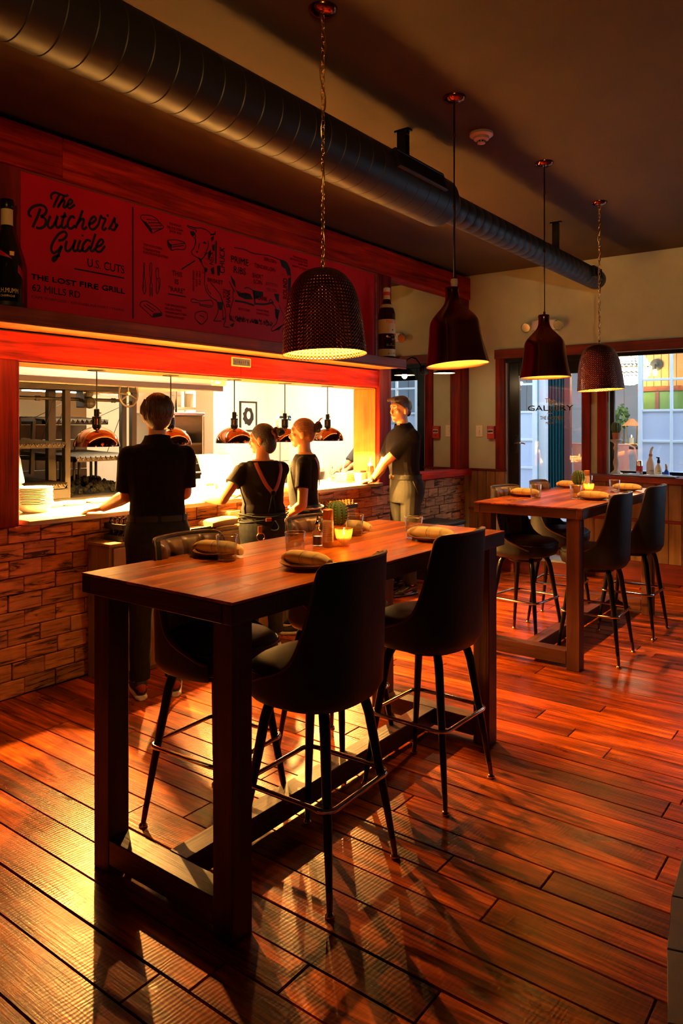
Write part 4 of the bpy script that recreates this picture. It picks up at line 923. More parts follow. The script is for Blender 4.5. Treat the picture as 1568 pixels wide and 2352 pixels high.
# ================================================================== KITCHEN
def kl(x, y, sx, sy, p, z=2.79, lab=''):
    t = thing('kitchen_light', 'flat ceiling light panel '+lab, 'ceiling light', (x, y, z-.04))
    MB().box(-sx/2-.02, sx/2+.02, -sy/2-.02, sy/2+.02, .012, .049).build('housing', M['white_plastic'], t, bevel=.004); MB().box(-sx/2, sx/2, -sy/2, sy/2, .004, .012).build('diffuser', M['tube_light'], t)
    l = bpy.data.lights.new('panel_light', 'AREA'); l.shape = 'RECTANGLE'; l.size = sx; l.size_y = sy; l.energy = p; l.color = KITC
    o = bpy.data.objects.new('panel_light', l); COL.objects.link(o); o.location = (0,0,0); o.parent = t
kl(3.4, 4.72, 1.2, .25, KITCH_W*.22, lab='in front of the extractor hood'); kl(6.3, 5.5, .6, 1.2, KITCH_W*2.4, lab='in the right half of the kitchen')
ho = thing('extractor_hood', 'white and steel extractor hood above the grill', 'hood', (3.5, 6.0, 1.945))
MB().box(-2.0, 1.31, -1.0, 1.0, .0, .84).build('canopy', M['kitchen_white'], ho); MB().box(-2.0, 1.31, -1.015, -.985, -.02, .03).build('gutter', M['steel'], ho, bevel=.004)
q0, q1 = PY(486, 884, 4.985), PY(517, 884, 4.985)
c_ = MB().box(q0.x-3.5, q1.x-3.5, -1.03, -1.0, .03, .09).build('control_panel', M['white_plastic'], ho, bevel=.004); MB().box(q0.x-3.5+.03, q0.x-3.5+.09, -1.033, -1.03, .048, .070).build('display', M['led_green'], c_)
kl(3.9, 5.9, 1.0, .15, KITCH_W*.13, 1.942, 'under the extractor hood')
# steel back wall behind the grill
bp = thing('grill_backsplash', 'stained steel backsplash behind the charcoal grill', 'backsplash', (3.6, 6.45, .9))
MB().box(-2.0, .75, 0, .03, .72, 1.04).build('steel_sheet', M['brown_steel'], bp)
for r in range(5):
    for k in range(10):
        a = -2.0+k*.275+(.137 if r % 2 else 0); MB().box(a+.003, min(.75, a+.272), -.01+random.uniform(-.004,.004), .03, r*.144+.002, r*.144+.141).build('firebrick', M['firebrick'], bp, bevel=.003)
# the wood grill with wheel-lifted grates
gr = thing('charcoal_grill', 'black iron charcoal grill with lifting wheel and grates', 'grill', (3.6, 5.7, 0)); go = Vector((3.6, 5.7, 0))
def G(name, mb, mat, par=None, sm=0, bev=0):
    o = mb.build(name, M[mat], par or gr, sm, bev, org=go); o.location = (0,0,0); return o
for xa, ya, w in ((PY(152,900,5.4).x, 5.4, .05), (PY(305,900,5.4).x, 5.4, .05), (PY(116,900,5.62).x, 5.62, .07), (PY(282,900,5.6).x, 5.6, .05), (2.62, 5.4, .05)):
    G('post', MB().box(xa-w/2, xa+w/2, ya-.025, ya+.025, .0, 1.90), 'steel_dark', bev=.003)
x_l, x_m, x_r = 2.5, PY(152,900,5.4).x, PY(305,900,5.4).x
G('top_rail', MB().box(x_l, x_r+.03, 5.37, 5.43, 1.90, 1.94), 'steel_dark', bev=.003); G('top_rail', MB().box(x_l, x_r+.03, 5.59, 5.64, 1.90, 1.94), 'steel_dark', bev=.003)
G('firebox', MB().box(x_l, x_r+.25, 5.36, 6.42, .60, 1.02).box(x_l, x_m, 5.36, 5.40, 1.02, 1.10), 'iron', bev=.004); G('front_ledge', MB().box(x_l, x_r+.3, 5.20, 5.36, .98, 1.02), 'steel', bev=.004)
G('base', MB().box(x_l, x_r+.25, 5.40, 6.42, .02, .60), 'steel', bev=.004)
def grate(xa, xb, ya, yb, z, hang=True):
    fr = MB().box(xa, xb, ya, ya+.025, z-.045, z-.012).box(xa, xb, yb-.025, yb, z-.045, z-.012).box(xa, xa+.02, ya, yb, z-.045, z-.012).box(xb-.02, xb, ya, yb, z-.045, z-.012)
    o = G('grate', fr, 'steel_dark'); n = int((xb-xa)/.045)
    for k in range(n):
        c = xa+(k+.5)*(xb-xa)/n; w = (xb-xa)/n*.48
        G('grate_bar', MB().add([(c-w,ya-.01,z),(c,ya-.01,z-.026),(c+w,ya-.01,z),(c,ya-.01,z-.034),(c-w,yb,z+.03),(c,yb,z+.004),(c+w,yb,z+.03),(c,yb,z-.004)], [(0,1,5,4),(1,2,6,5),(0,4,7,3),(3,7,6,2),(0,3,1),(1,3,2),(4,5,7),(5,6,7)]), 'steel', o)
    if hang:
        for xx_ in (xa+.02, xb-.02): G('lift_cable', MB().tube([(xx_, (ya+yb)/2, z), (xx_, 5.5, 1.83)], .003, 5), 'iron', o)
grate(x_m+.05, x_r+.02, 5.36, 6.2, 1.355); grate(x_l, x_m-.03, 5.36, 6.0, 1.475); grate(x_l, x_m-.03, 5.34, 6.1, 1.15, False); grate(x_m+.1, x_r+.1, 5.9, 6.35, 1.665)
for xa in (x_m+.12, x_m+.30, x_m+.47, x_l+.25, x_l+.45): G('hook_bar', MB().tube([(xa,5.75,1.33),(xa,5.75,1.09),(xa+.02,5.75,1.07),(xa+.05,5.75,1.09),(xa+.05,5.75,1.33)], .012, 6), 'iron', sm=180)
for a, b in (((x_m-.18,5.8,1.66),(x_m-.2,5.8,1.2)), ((x_m-.02,5.85,1.66),(x_m-.04,5.85,1.2)), ((x_m-.18,5.8,1.66),(x_m-.02,5.85,1.66))): G('side_frame', MB().bar(a, b, .03, .03), 'iron')
G('lift_shaft', MB().tube([(x_l,5.5,1.83),(x_r+.0,5.5,1.83)], .014, 8), 'steel_dark', sm=60)
for xa in (PY(80,918,5.5).x, PY(140,918,5.5).x, PY(255,918,5.5).x):
    G('cable_drum', MB().tube([(xa+.012*k, 5.5, 1.83) for k in range(5)], [.018,.022,.018,.022,.018], 8), 'iron', sm=60)
wc = PY(295, 904, 5.28); G('gearbox', MB().box(wc.x-.34, wc.x-.26, 5.42, 5.54, 1.76, 1.92).ball((wc.x-.30,5.40,1.80), .05).ball((wc.x-.31,5.40,1.88), .04), 'iron', bev=.006)
G('wheel_shaft', MB().tube([(wc.x-.36,5.40,1.885),(wc.x,5.30,wc.z)], .010, 8), 'steel', sm=60)
wh = G('wheel', MB().tube([wc+Vector((.112*cos(k*pi/18), .02*cos(k*pi/18), .112*sin(k*pi/18))) for k in range(36)], .009, 8, True), 'steel', sm=180)
for k in range(3): a = pi/2+.1+k*2*pi/3; G('spoke', MB().tube([wc, wc+Vector((.112*cos(a), .02*cos(a), .112*sin(a)))], .007, 6), 'steel', wh, 180)
G('hub', MB().ball(wc, .018), 'steel_bright', wh, 180)
ch = MB(); rg = random.Random(5)
for k in range(260):
    a, b = rg.random(), rg.random(); px = x_m+.06+a*(x_r-x_m+.1); py = 5.42+b*.75; pz = 1.03+.13*max(0, 1-((a-.45)/.5)**2)*max(0, 1-((b-.5)/.6)**2)*rg.uniform(.5,1)
    r0 = rg.uniform(.014,.032); t_ = MB().ball((0,0,0), r0, 7, 5); t_.v = [tuple(c*rg.uniform(.65,1.25) for c in p) for p in t_.v]; t_.xf(Matrix.Translation((px,py,pz)) @ Matrix.Rotation(rg.uniform(0,6), 4, (rg.random(), rg.random(), .3))); ch.add(t_.v, t_.f)
o = G('coals', ch, 'charcoal'); o['kind'] = 'stuff'; o['label'] = 'heap of dark charcoal'
# ovens and shelves to the right of the grill
def steel_oven():
    a, b = PY(396, 950, 5.8), PY(470, 950, 5.8); z0, z1 = 1.28, 1.745
    t = thing('steel_oven', 'open fronted stainless oven beyond the young man', 'oven', ((a.x+b.x)/2, 6.1, z0)); hw = (b.x-a.x)/2
    MB().box(-hw, hw, -.3, .3, 0, .03).box(-hw, hw, -.3, .3, z1-z0-.03, z1-z0).box(-hw, -hw+.03, -.3, .3, .03, z1-z0-.03).box(hw-.03, hw, -.3, .3, .03, z1-z0-.03).box(-hw, hw, .28, .3, 0, z1-z0).build('cabinet', M['steel_bright'], t, bevel=.003)
    MB().box(-hw+.03, hw-.03, -.28, .28, .13, .15).build('shelf', M['steel'], t); MB().box(-hw+.05, hw-.2, -.25, .2, .155, .28).build('pan', M['steel_bright'], t, bevel=.01)
    t = thing('black_oven', 'black oven under the stainless oven with a bar handle', 'oven', ((a.x+b.x)/2, 6.1, 0))
    MB().box(-hw-.02, hw+.02, -.32, .3, .02, z0-.003).build('cabinet', M['black_matte'], t, bevel=.004); MB().box(-hw, hw, -.335, -.32, .62, 1.22).build('door', M['black_metal'], t, bevel=.004)
    MB().tube([(-hw+.03,-.335,1.13),(-hw+.03,-.37,1.13),(hw-.03,-.37,1.13),(hw-.03,-.335,1.13)], .011, 8).build('handle', M['steel_bright'], t, 60)
steel_oven()
a, b = PY(448, 900, 6.4), PY(490, 900, 6.4); hw = (b.x-a.x)/2+.1
t = thing('wire_shelf_rack', 'tall white shelf rack with stored jars at the kitchen back', 'shelf rack', ((a.x+b.x)/2-.05, 6.75, 0))
for z in (.6, 1.15, 1.50, 1.80, 2.05): MB().box(-hw, hw, -.2, .2, z, z+.025).build('shelf', M['white_plastic'], t)
for sx in (-1, 1):
    for sy in (-1, 1): MB().tube([(sx*hw, sy*.2, 0), (sx*hw, sy*.2, 2.2)], .014, 8).build('post', M['chrome'], t)
for k, (dx_, z, r, h, m_) in enumerate(((-.12,1.526,.06,.14,'terracotta'),(.06,1.526,.07,.12,'cardboard'),(.0,1.176,.08,.10,'terracotta'),(-.1,1.826,.06,.13,'white_china'),(.1,1.826,.05,.15,'cream_plastic'))):
    j = thing('storage_jar', ['round clay-red tub on the middle rack shelf','brown carton-coloured tub on the middle rack shelf','wide clay-red tub on the low rack shelf','white tub on the upper rack shelf','cream tub on the upper rack shelf'][k], 'jar', ((a.x+b.x)/2-.05+dx_, 6.72, z), 0, 'tubs on the kitchen rack')
    MB().lathe([(.001,0),(r*.9,0),(r,.01),(r,h),(.001,h)], 18).build('tub', M[m_], j, 40); MB().lathe([(.001,h+.001),(r*1.04,h+.001),(r*1.04,h+.014),(.001,h+.016)], 18).build('lid', M['white_plastic'], j, 40)
a, b = PY(490, 900, 6.2), PY(518, 900, 6.2); t = thing('kitchen_column', 'bright white square column in the kitchen', 'column', ((a.x+b.x)/2, 6.35, 0))
MB().box(-(b.x-a.x)/2, (b.x-a.x)/2, -.15, .15, 0, 2.79).build('shaft', M['kitchen_white'], t, bevel=.004); MB().box(-(b.x-a.x)/2-.01, (b.x-a.x)/2+.01, -.16, .16, 0, .1).build('skirting', M['steel'], t)
t = thing('air_unit', 'white wall unit high on the kitchen wall with loose cables', 'air unit', (*PY(425, 912, 6.9).xy, 2.24))
MB().box(-.35, .35, -.12, .11, 0, .22).build('housing', M['white_plastic'], t, bevel=.02, segs=2)
for k in range(5): MB().box(-.32, .32, -.124, -.119, .03+k*.022, .038+k*.022).build('louvre', M['pos_grey'], t)
for k in range(3): MB().tube([(.36,0,.1-k*.03),(.45,-.03,.02-k*.05),(.50,-.02,.12),(.42+.03*k,0,.0),(.54,0,-.05)], .005, 5).build('cable', M['black_matte'], t, 180)
# framed picture: generic dark shape on a pale sheet
a, b = PY(551, 921, 7.0), PY(590, 991, 7.0); t = thing('framed_picture', 'black framed picture with a dark abstract shape on the kitchen wall', 'picture', ((a.x+b.x)/2, 7.018, b.z)); hw, hh = (b.x-a.x)/2, a.z-b.z
MB().box(-hw, hw, -.025, 0, 0, .022).box(-hw, hw, -.025, 0, hh-.022, hh).box(-hw, -hw+.022, -.025, 0, .022, hh-.022).box(hw-.022, hw, -.025, 0, .022, hh-.022).build('frame', M['black_matte'], t, bevel=.002)
MB().box(-hw+.022, hw-.022, -.012, -.004, .022, hh-.022).build('mount', M['white_china'], t)
m = MB(); m.prism([(.62*hw*cos(k*pi/10)*(1+.12*sin(3*k)), .30*hh*sin(k*pi/10)*(1+.1*cos(2*k))) for k in range(20)], (0,-.013,hh*.50), (1,0,0), (0,0,1), (0,-.001,0)); m.build('print', M['ink'], t)
m = MB(); m.prism([(.22*hw*cos(k*pi/8), .13*hh*sin(k*pi/8)) for k in range(16)], (.02*hw,-.0145,hh*.54), (1,0,0), (0,0,1), (0,-.001,0)); m.build('print_light', M['white_china'], t)
# slicer with a round guard
q = PY(655, 962, 6.2); t = thing('meat_slicer', 'steel meat slicer with a round blade guard and blue mark', 'slicer', (q.x, 6.25, 1.06))
MB().lathe([(.001,0),(.15,0),(.155,.012),(.14,.03),(.001,.034)], 36, (0,-.02,q.z-1.06-.05), (0,-1,0)).build('blade_guard', M['steel_bright'], t, 40); MB().box(-.22, .2, -.02, .25, .0, .10).box(-.05, .15, .0, .2, .10, .42).build('body', M['steel_bright'], t, bevel=.02, segs=2)
MB().box(-.20, -.17, -.04, -.02, .25, .62).build('slide_post', M['white_plastic'], t); MB().tube([(-.10,-.06,.66),(-.02,-.06,.66)], .016, 8).build('knob', M['black_matte'], t); m = MB(); put_text(m, 'e', (.05,-.0555,q.z-1.06-.02), (1,0,0), (0,0,1), .055, .06, .06); m.build('mark', M['blue_logo'], t, fix=False)
t = thing('prep_table', 'long steel prep table along the kitchen back wall', 'table', (6.45, 6.35, 0))
MB().box(-.35, 1.15, -.35, .6, 1.01, 1.055).build('top', M['steel_bright'], t, bevel=.004)
for sx in (-.3, 1.1):
    for sy in (-.3, .55): MB().tube([(sx, sy, 0), (sx, sy, 1.01)], .02, 8).build('leg', M['steel'], t)
MB().box(-.32, 1.12, -.3, .55, .3, .32).build('under_shelf', M['steel'], t)
# ================================================================== ON THE COUNTER
CZ = 1.0465
q = PZ(78, 1176, CZ); q.y = max(q.y, 4.22); lab = 'white plate in the tall stack at the left of the counter'
sc = PY(78, 1176, q.y); q.x = sc.x
t = thing('serving_bowl', 'white bowl at the bottom of the plate stack', 'bowl', (q.x, q.y, CZ)); MB().lathe([(.001,0),(.065,0),(.07,.004),(.10,.025),(.116,.052),(.113,.053),(.097,.028),(.065,.010),(.001,.008)], 36).build('dish', M['white_china'], t, 60)
w0 = None; ORD = ['lowest','second from the bottom','third from the bottom','fourth from the bottom','fifth from the bottom','middle one','fifth from the top','fourth from the top','third from the top','second from the top','topmost']
for k in range(11):
    if w0 is None:
        w0 = thing('white_plate', lab, 'plate', (0,0,0), 0, 'stack of white plates on the counter'); MB().lathe([(.001,.002),(.07,.001),(.075,0),(.08,.002),(.112,.012),(.117,.016),(.115,.0175),(.095,.012),(.072,.007),(.001,.006)], 36).build('dish', M['white_china'], w0, 60); o = w0
    else: o = copy_tree(w0)
    o.location = (q.x+random.uniform(-.003,.003), q.y+random.uniform(-.003,.003), CZ+.041+k*.0105); o['label'] = 'white plate in the counter stack, '+ORD[k]
def simple(name, label, cat, loc, parts, rz=0, group=None):
    t = thing(name, label, cat, loc, rz, group)
    for n, mb, mt, sm, bv in parts: mb.build(n, M[mt], t, sm, bv)
    return t
for k, (u, y, r, h, lb) in enumerate(((42, 4.62, .022, .10, 'left of the plate stack'), (66, 4.66, .016, .07, 'behind the plate stack'))):
    q = PY(u, 1130, y); simple('salt_shaker', 'pale shaker with metal cap '+lb, 'shaker', (q.x, y, CZ), [('body', MB().lathe([(.001,0),(r,0),(r*1.02,.01),(r*.8,h*.75),(.001,h*.75)], 16), 'white_china', 50, 0), ('cap', MB().lathe([(r*.82,h*.75),(r*.8,h*.9),(r*.4,h),(.001,h)], 16), 'steel_bright', 60, 0)], group='shakers by the plates')
for k, (u, v, w, lb) in enumerate(((165, 1150, .10, 'right of the plate stack'), (235, 1142, .13, 'in front of the grill'), (120, 1140, .08, 'just behind the plate stack'))):
    q = PZ(u, v, CZ); q.y = min(4.68, max(4.30, q.y)); q = PY(u, v, q.y)
    simple('serving_dish', 'low white serving dish '+lb, 'dish', (q.x, q.y, CZ), [('dish', MB().loft([((0,0,0),(w*.8,0,0),(0,.06,0)),((0,0,.012),(w*.95,0,0),(0,.075,0)),((0,0,.022),(w,0,0),(0,.08,0)),((0,0,.0205),(w*.94,0,0),(0,.074,0)),((0,0,.010),(w*.8,0,0),(0,.06,0))], 28, .8), 'white_china', 50, 0), ('rim', MB().tube([(w*cos(a*pi/14), .08*sin(a*pi/14), .022) for a in range(28)], .002, 5, True), 'white_china', 180, 0)], group='white dishes on the counter')
q = PY(503, 1100, 4.68); t = thing('till_monitor', 'grey back of a tilted till screen on the counter', 'monitor', (q.x, 4.68, CZ), .12)
MB().obox((0,.02,.19), (.205,0,0), (0,.05,.125), (0,.012,-.006)).build('screen_back', M['pos_grey'], t, bevel=.008, segs=2); MB().obox((.0,.0,.15), (.09,0,0), (0,.03,.075), (0,.006,-.003)).build('rear_plate', M['steel'], t, bevel=.003)
MB().box(-.05, .05, -.01, .10, 0, .015).bar((0,.04,.01), (0,.03,.13), .07, .03).build('stand', M['pos_grey'], t, bevel=.003)
MB().lathe([(.001,.004),(.012,.003),(.012,0)], 12, (0,.055,.29), (0,-.9,.4)).build('badge', M['steel_bright'], t)
q = PY(465, 1130, 4.45); t = thing('receipt_printer', 'white receipt printer on the counter beside the till screen', 'printer', (q.x, 4.45, CZ), .1)
MB().box(-.065, .065, -.08, .08, 0, .13).build('body', M['white_china'], t, bevel=.008, segs=2); MB().box(-.045, .045, -.081, -.079, .085, .10).build('paper_slot', M['black_matte'], t); MB().box(-.04, .04, -.02, -.016, .13, .17).build('receipt', M['white_china'], t)
q = PY(510, 1125, 4.45); t = thing('card_reader', 'small white card reader on a stand on the counter', 'card reader', (q.x, 4.45, CZ), -.1)
MB().obox((0,0,.075), (.04,0,0), (0,.02,.065), (0,.010,-.004)).build('body', M['white_china'], t, bevel=.006); MB().obox((0,-.0125,.10), (.028,0,0), (0,.008,.025), (0,.0006,0)).build('screen', M['pos_grey'], t); MB().box(-.05, .05, -.03, .05, 0, .008).build('foot', M['white_china'], t, bevel=.002)
q = PY(828, 1098, 4.24); t = thing('deli_container', 'cream plastic tub with a dark lid on the counter end', 'container', (q.x, 4.24, CZ))
MB().loft([((0,0,0),(.05,0,0),(0,.04,0)),((0,0,.085),(.06,0,0),(0,.05,0))], 24, .4).build('tub', M['cream_plastic'], t, 40); MB().loft([((0,0,.086),(.063,0,0),(0,.053,0)),((0,0,.100),(.063,0,0),(0,.053,0))], 24, .4).build('lid', M['cream_plastic'], t, 40); MB().box(-.045, .06, -.03, .03, .101, .120).build('clip', M['black_matte'], t, bevel=.004)
for k in range(6):
    q = PY(795, 1100, 4.40); simple('serving_board', 'thin brown serving board in a stack on the counter, %s' % ['lowest','second up','third up','third from top','second from top','topmost'][k], 'board', (q.x+random.uniform(-.006,.006), 4.40+random.uniform(-.006,.006), CZ+k*.0155), [('board', MB().box(-.09, .08, -.07, .07, 0, .0145), 'cardboard', 0, .003), ('handle', MB().box(.08, .115, -.018, .018, .002, .0125), 'cardboard', 0, .003)], group='stack of serving boards')
q = PY(851, 1100, 4.13); t = thing('ketchup_bottle', 'red squeeze bottle with white nozzle beside the post', 'bottle', (q.x, 4.13, CZ))
MB().lathe([(.001,0),(.030,0),(.033,.006),(.033,.15),(.028,.17),(.001,.17)], 24).build('body', M['ketchup'], t, 50); MB().lathe([(.001,.171),(.029,.171),(.029,.19),(.012,.20),(.007,.235),(.003,.245),(.001,.245)], 18).build('nozzle', M['white_plastic'], t, 50); MB().lathe([(.0335,.04),(.0335,.11)], 24).build('label', M['label_red'], t, 180)
q = PY(758, 1098, 4.60); t = thing('kitchen_tongs', 'steel tongs standing in a small pot on the counter', 'tongs', (q.x, 4.60, CZ))
MB().lathe([(.001,0),(.04,0),(.045,.04),(.042,.04),(.037,.005),(.001,.005)], 18).build('pot', M['steel_bright'], t, 50); MB().tube([(0,0,.01),(.01,0,.10),(.025,0,.16),(.04,.0,.13)], .006, 6).tube([(.01,.01,.01),(.02,.01,.10),(.028,.0,.16)], .006, 6).build('arms', M['steel'], t, 60)
q = PY(784, 1098, 4.58); t = thing('utensil_cup', 'short glass cup holding a long pale spoon', 'cup', (q.x, 4.58, CZ)); MB().lathe([(.001,0),(.035,0),(.04,.05),(.038,.05),(.033,.005),(.001,.005)], 18).build('cup', M['glass_thin'], t, 50); MB().tube([(-.02,0,.008),(.03,0,.13),(.05,0,.18)], .006, 6).ball((.055,0,.19), (.012,.006,.02)).build('spoon', M['white_plastic'], t, 60)
# ================================================================== SHELF BOTTLES
q = PY(16, 700, 3.97); t = thing('champagne_bottle', 'giant dark champagne bottle with red sash on the shelf', 'bottle', (q.x-.0, 3.97, 2.251)); r = .084
MB().lathe(dense([(.001,0),(r-.006,0),(r,.012),(r,.22),(r*.96,.28),(r*.72,.36),(r*.44,.43),(r*.36,.47),(r*.36,.60),(r*.30,.605),(.001,.606)], 3), 36).build('glass', M['bottle_black'], t, 60)
MB().lathe([(r*.38,.47),(r*.375,.56)], 28).build('neck_label', M['label_cream'], t, 180); MB().lathe([(r*.40,.562),(r*.44,.566),(r*.44,.60),(r*.40,.615),(.001,.617)], 28).build('foil', M['black_metal'], t, 50)
sash = []
for k in range(29):
    a = -pi*.98+k/28*pi*1.15; z = .24-.075*sin((a+pi/2)*.9); rr = (r*1.004 if z < .22 else r*(1.004-.05*((z-.22)/.06))); sash.append([Vector((rr*cos(a), rr*sin(a), z-.022)), Vector((rr*cos(a)*.995, rr*sin(a)*.995, z+.022))])
MB().grid(sash).build('sash', M['red_band'], t, 180); m = MB(); wrap_text(m, 'G.H.MUMM', r*1.006, .085, .115, .026, -pi/2-.45, .01); wrap_text(m, 'CHAMPAGNE', r*1.006, .062, .075, .012, -pi/2-.45)
for k in range(5): m.tube([(r*.935*cos(-1.85+.05*k), r*.935*sin(-1.85+.05*k), .292), (r*.90*cos(-1.85+.06*k), r*.90*sin(-1.85+.06*k), .315)], .004, 4)
m.build('lettering', M['gold_print'], t, fix=False); MB().lathe([(r*1.003,.018),(r*1.003,.04)], 36).build('foot_band', M['steel_dark'], t, 180)
q = PY(893, 812, 3.95); t = thing('vermouth_bottle', 'giant brown vermouth bottle with colourful label at the shelf end', 'bottle', (q.x-.01, 3.97, 2.251)); r = .084
MB().lathe(dense([(.001,0),(r-.005,0),(r,.01),(r,.40),(r*.98,.45),(r*.78,.50),(r*.46,.56),(r*.40,.60),(r*.36,.66),(.001,.662)], 3), 36).build('glass', M['bottle_brown'], t, 60)
MB().lathe([(r*1.004,.03),(r*1.004,.385)], 36).build('label', M['label_cream'], t, 180); MB().lathe([(r*.42,.585),(r*.40,.625)], 24).build('neck_band', M['label_cream'], t, 180); MB().lathe([(r*.42,.626),(r*.42,.655)], 24).build('neck_label', M['label_red'], t, 180); MB().lathe([(r*.42,.657),(r*.42,.695),(r*.3,.703),(.001,.704)], 24).build('cap', M['white_plastic'], t, 50)
MB().lathe([(r*.80,.50),(r*.60,.535)], 36).build('shoulder_label', M['label_cream'], t, 180)
m = MB(); A_ = -pi/2-.25; wrap_text(m, 'MARTINI', r*1.008, .345, .13, .034, A_, .02); wrap_text(m, 'IIIIIIIIIIIIII', r*1.008, .05, .10, .010, A_); wrap_text(m, '---------', r*1.008, .13, .08, .005, A_); m.build('lettering', M['label_red'], t, fix=False)
m1, m2, m3 = MB(), MB(), MB(); rg = random.Random(9)
for k in range(26):
    a = A_+rg.uniform(-.85,.85); z = .24+rg.uniform(-.05,.05) if k < 15 else rg.uniform(.05,.2); mm = (m1, m2, m3)[k % 3]; rr = r*1.007; s = rg.uniform(.006,.014)
    mm.add([(rr*cos(a+s/r*cos(j)), rr*sin(a+s/r*cos(j)), z+s*sin(j)) for j in (0,1.2,2.5,3.8,5)], [(0,1,2,3,4)])
m1.build('label_art', M['label_green'], t, fix=False); m2.build('label_art', M['label_red'], t, fix=False); m3.build('label_art', M['gold_print'], t, fix=False)
# ================================================================== SERVICE CABINET below the counter
t = thing('service_cabinet', 'plywood service cabinet against the brick half wall', 'cabinet', (4.12, 4.04, 0))
MB().box(-1.31, 1.30, -.11, .11, .0, .845).build('body', M['plywood'], t, bevel=.002); MB().box(-1.32, 1.31, -.125, .11, .846, .866).build('top', M['plywood'], t, bevel=.003)
for k in range(4):
    a = -1.29+k*.645; d_ = MB().box(a+.004, a+.641, -.128, -.111, .03, .835).build('door', M['plywood'], t, bevel=.002); MB().tube([(a+.57,-.128,.70),(a+.57,-.15,.70),(a+.57,-.15,.60),(a+.57,-.128,.60)], .005, 6).build('handle', M['black_metal'], d_)
def caddy(x, y, z, label, nx, ny, cm):
    t = thing('condiment_tray', label, 'tray', (x, y, z), 0, 'black trays of small bottles'); hx, hy = nx*.0225+.01, ny*.0225+.01
    MB().box(-hx, hx, -hy, hy, 0, .006).box(-hx, hx, -hy, -hy+.005, .006, .035).box(-hx, hx, hy-.005, hy, .006, .035).box(-hx, -hx+.005, -hy, hy, .006, .035).box(hx-.005, hx, -hy, hy, .006, .035).build('tray', M['tray_black'], t, bevel=.002)
    b0 = None
    for i in range(nx):
        for j in range(ny):
            if b0 is None: b0 = MB().lathe([(.001,.007),(.017,.007),(.017,.04),(.008,.05),(.008,.062),(.010,.063),(.010,.072),(.001,.073)], 10).build('bottle', M[cm], t, 50); o = b0
            else: o = bpy.data.objects.new('bottle', b0.data); COL.objects.link(o); o.parent = t
            o.location = (-hx+.0325+i*.045, -hy+.0325+j*.045, 0)
q = PY(292, 1235, 4.0); caddy(q.x+.03, 4.02, .867, 'lower black tray of small bottles on the plywood cabinet', 5, 4, 'bottle_brown'); caddy(q.x+.03, 4.02, .942, 'upper black tray of small bottles on the plywood cabinet', 5, 4, 'bottle_brown')
q = PY(780, 1175, 4.0); caddy(q.x, 4.02, .867, 'black tray of glass jars behind the cactus, below the counter', 7, 4, 'oil')
q = PY(503, 1213, 4.0); t = thing('folded_towel', 'folded grey kitchen towel on the service cabinet', 'towel', (q.x, 4.0, .867), .1)
MB().loft([((-.15,0,.028),(0,.07,0),(0,0,.022)),((-.10,0,.032),(0,.08,0),(0,0,.030)),((.05,0,.034),(0,.08,0),(0,0,.033)),((.14,0,.032),(0,.08,0),(0,0,.030))], 20, .7).build('cloth', M['towel'], t, 50); MB().tube([(.141, .07*cos(k*.5)*(1-k*.05), .032+.024*sin(k*.5)*(1-k*.05)) for k in range(16)], .004, 5).build('fold', M['slacks'], t, 180)
q = PY(515, 1228, 3.93); t = thing('cleaning_cloth', 'small crumpled white cloth in front of the folded towel', 'cloth', (q.x, 3.955, .867)); rows = []
for i in range(13): rows.append([Vector((-.09+.015*i, -.04+.012*j, .004+.022*max(0, sin(pi*i/12))*max(0, sin(pi*j/7))*(1+.4*sin(2.1*i+1.7*j)))) for j in range(8)])
MB().grid(rows).build('cloth', M['towel'], t, 180); MB().tube([rows[i][0] for i in range(13)], .003, 5).build('hem', M['paper'], t, 180)
q = PY(535, 1200, 4.03); t = thing('plastic_tub', 'square cream plastic tub on the service cabinet', 'tub', (q.x, 4.06, .867)); MB().loft([((0,0,0),(.055,0,0),(0,.045,0)),((0,0,.09),(.065,0,0),(0,.05,0)),((0,0,.088),(.06,0,0),(0,.046,0)),((0,0,.006),(.05,0,0),(0,.04,0))], 20, .35).build('tub', M['cream_plastic'], t, 40); MB().tube([(.065*math.copysign(abs(cos(a*pi/16))**.35, cos(a*pi/16)), .05*math.copysign(abs(sin(a*pi/16))**.35, sin(a*pi/16)), .091) for a in range(32)], .003, 5, True).build('rim', M['cream_plastic'], t, 180)
q = PY(452, 1205, 3.98); t = thing('papers_tray', 'flat dark tray left of the folded towel', 'tray', (q.x, 4.0, .867)); MB().box(-.10, .10, -.07, .07, 0, .006).box(-.10,.10,-.07,-.065,.006,.02).box(-.10,.10,.065,.07,.006,.02).build('tray', M['tray_black'], t, bevel=.001); MB().box(-.09, .09, -.06, .06, .007, .014).build('papers', M['label_cream'], t)
t = thing('floor_cooler', 'dark box with pale blue-grey front on the floor by the mirror', 'cooler box', (6.88, 3.88, 0))
MB().box(-.22, .22, -.175, .19, .0, .57).build('body', M['tray_black'], t, bevel=.008); MB().box(-.215, .215, -.185, -.176, .02, .56).build('front_panel', M['grey_board'], t, bevel=.003); MB().box(-.23, .23, -.195, .195, .571, .60).build('lid', M['black_matte'], t, bevel=.006)
m = MB(); put_text(m, 'OS', (-.2206, .12, .06), (0,-1,0), (0,0,1), .11, .05, .02); m.build('lettering', M['shelf_wood'], t, fix=False)
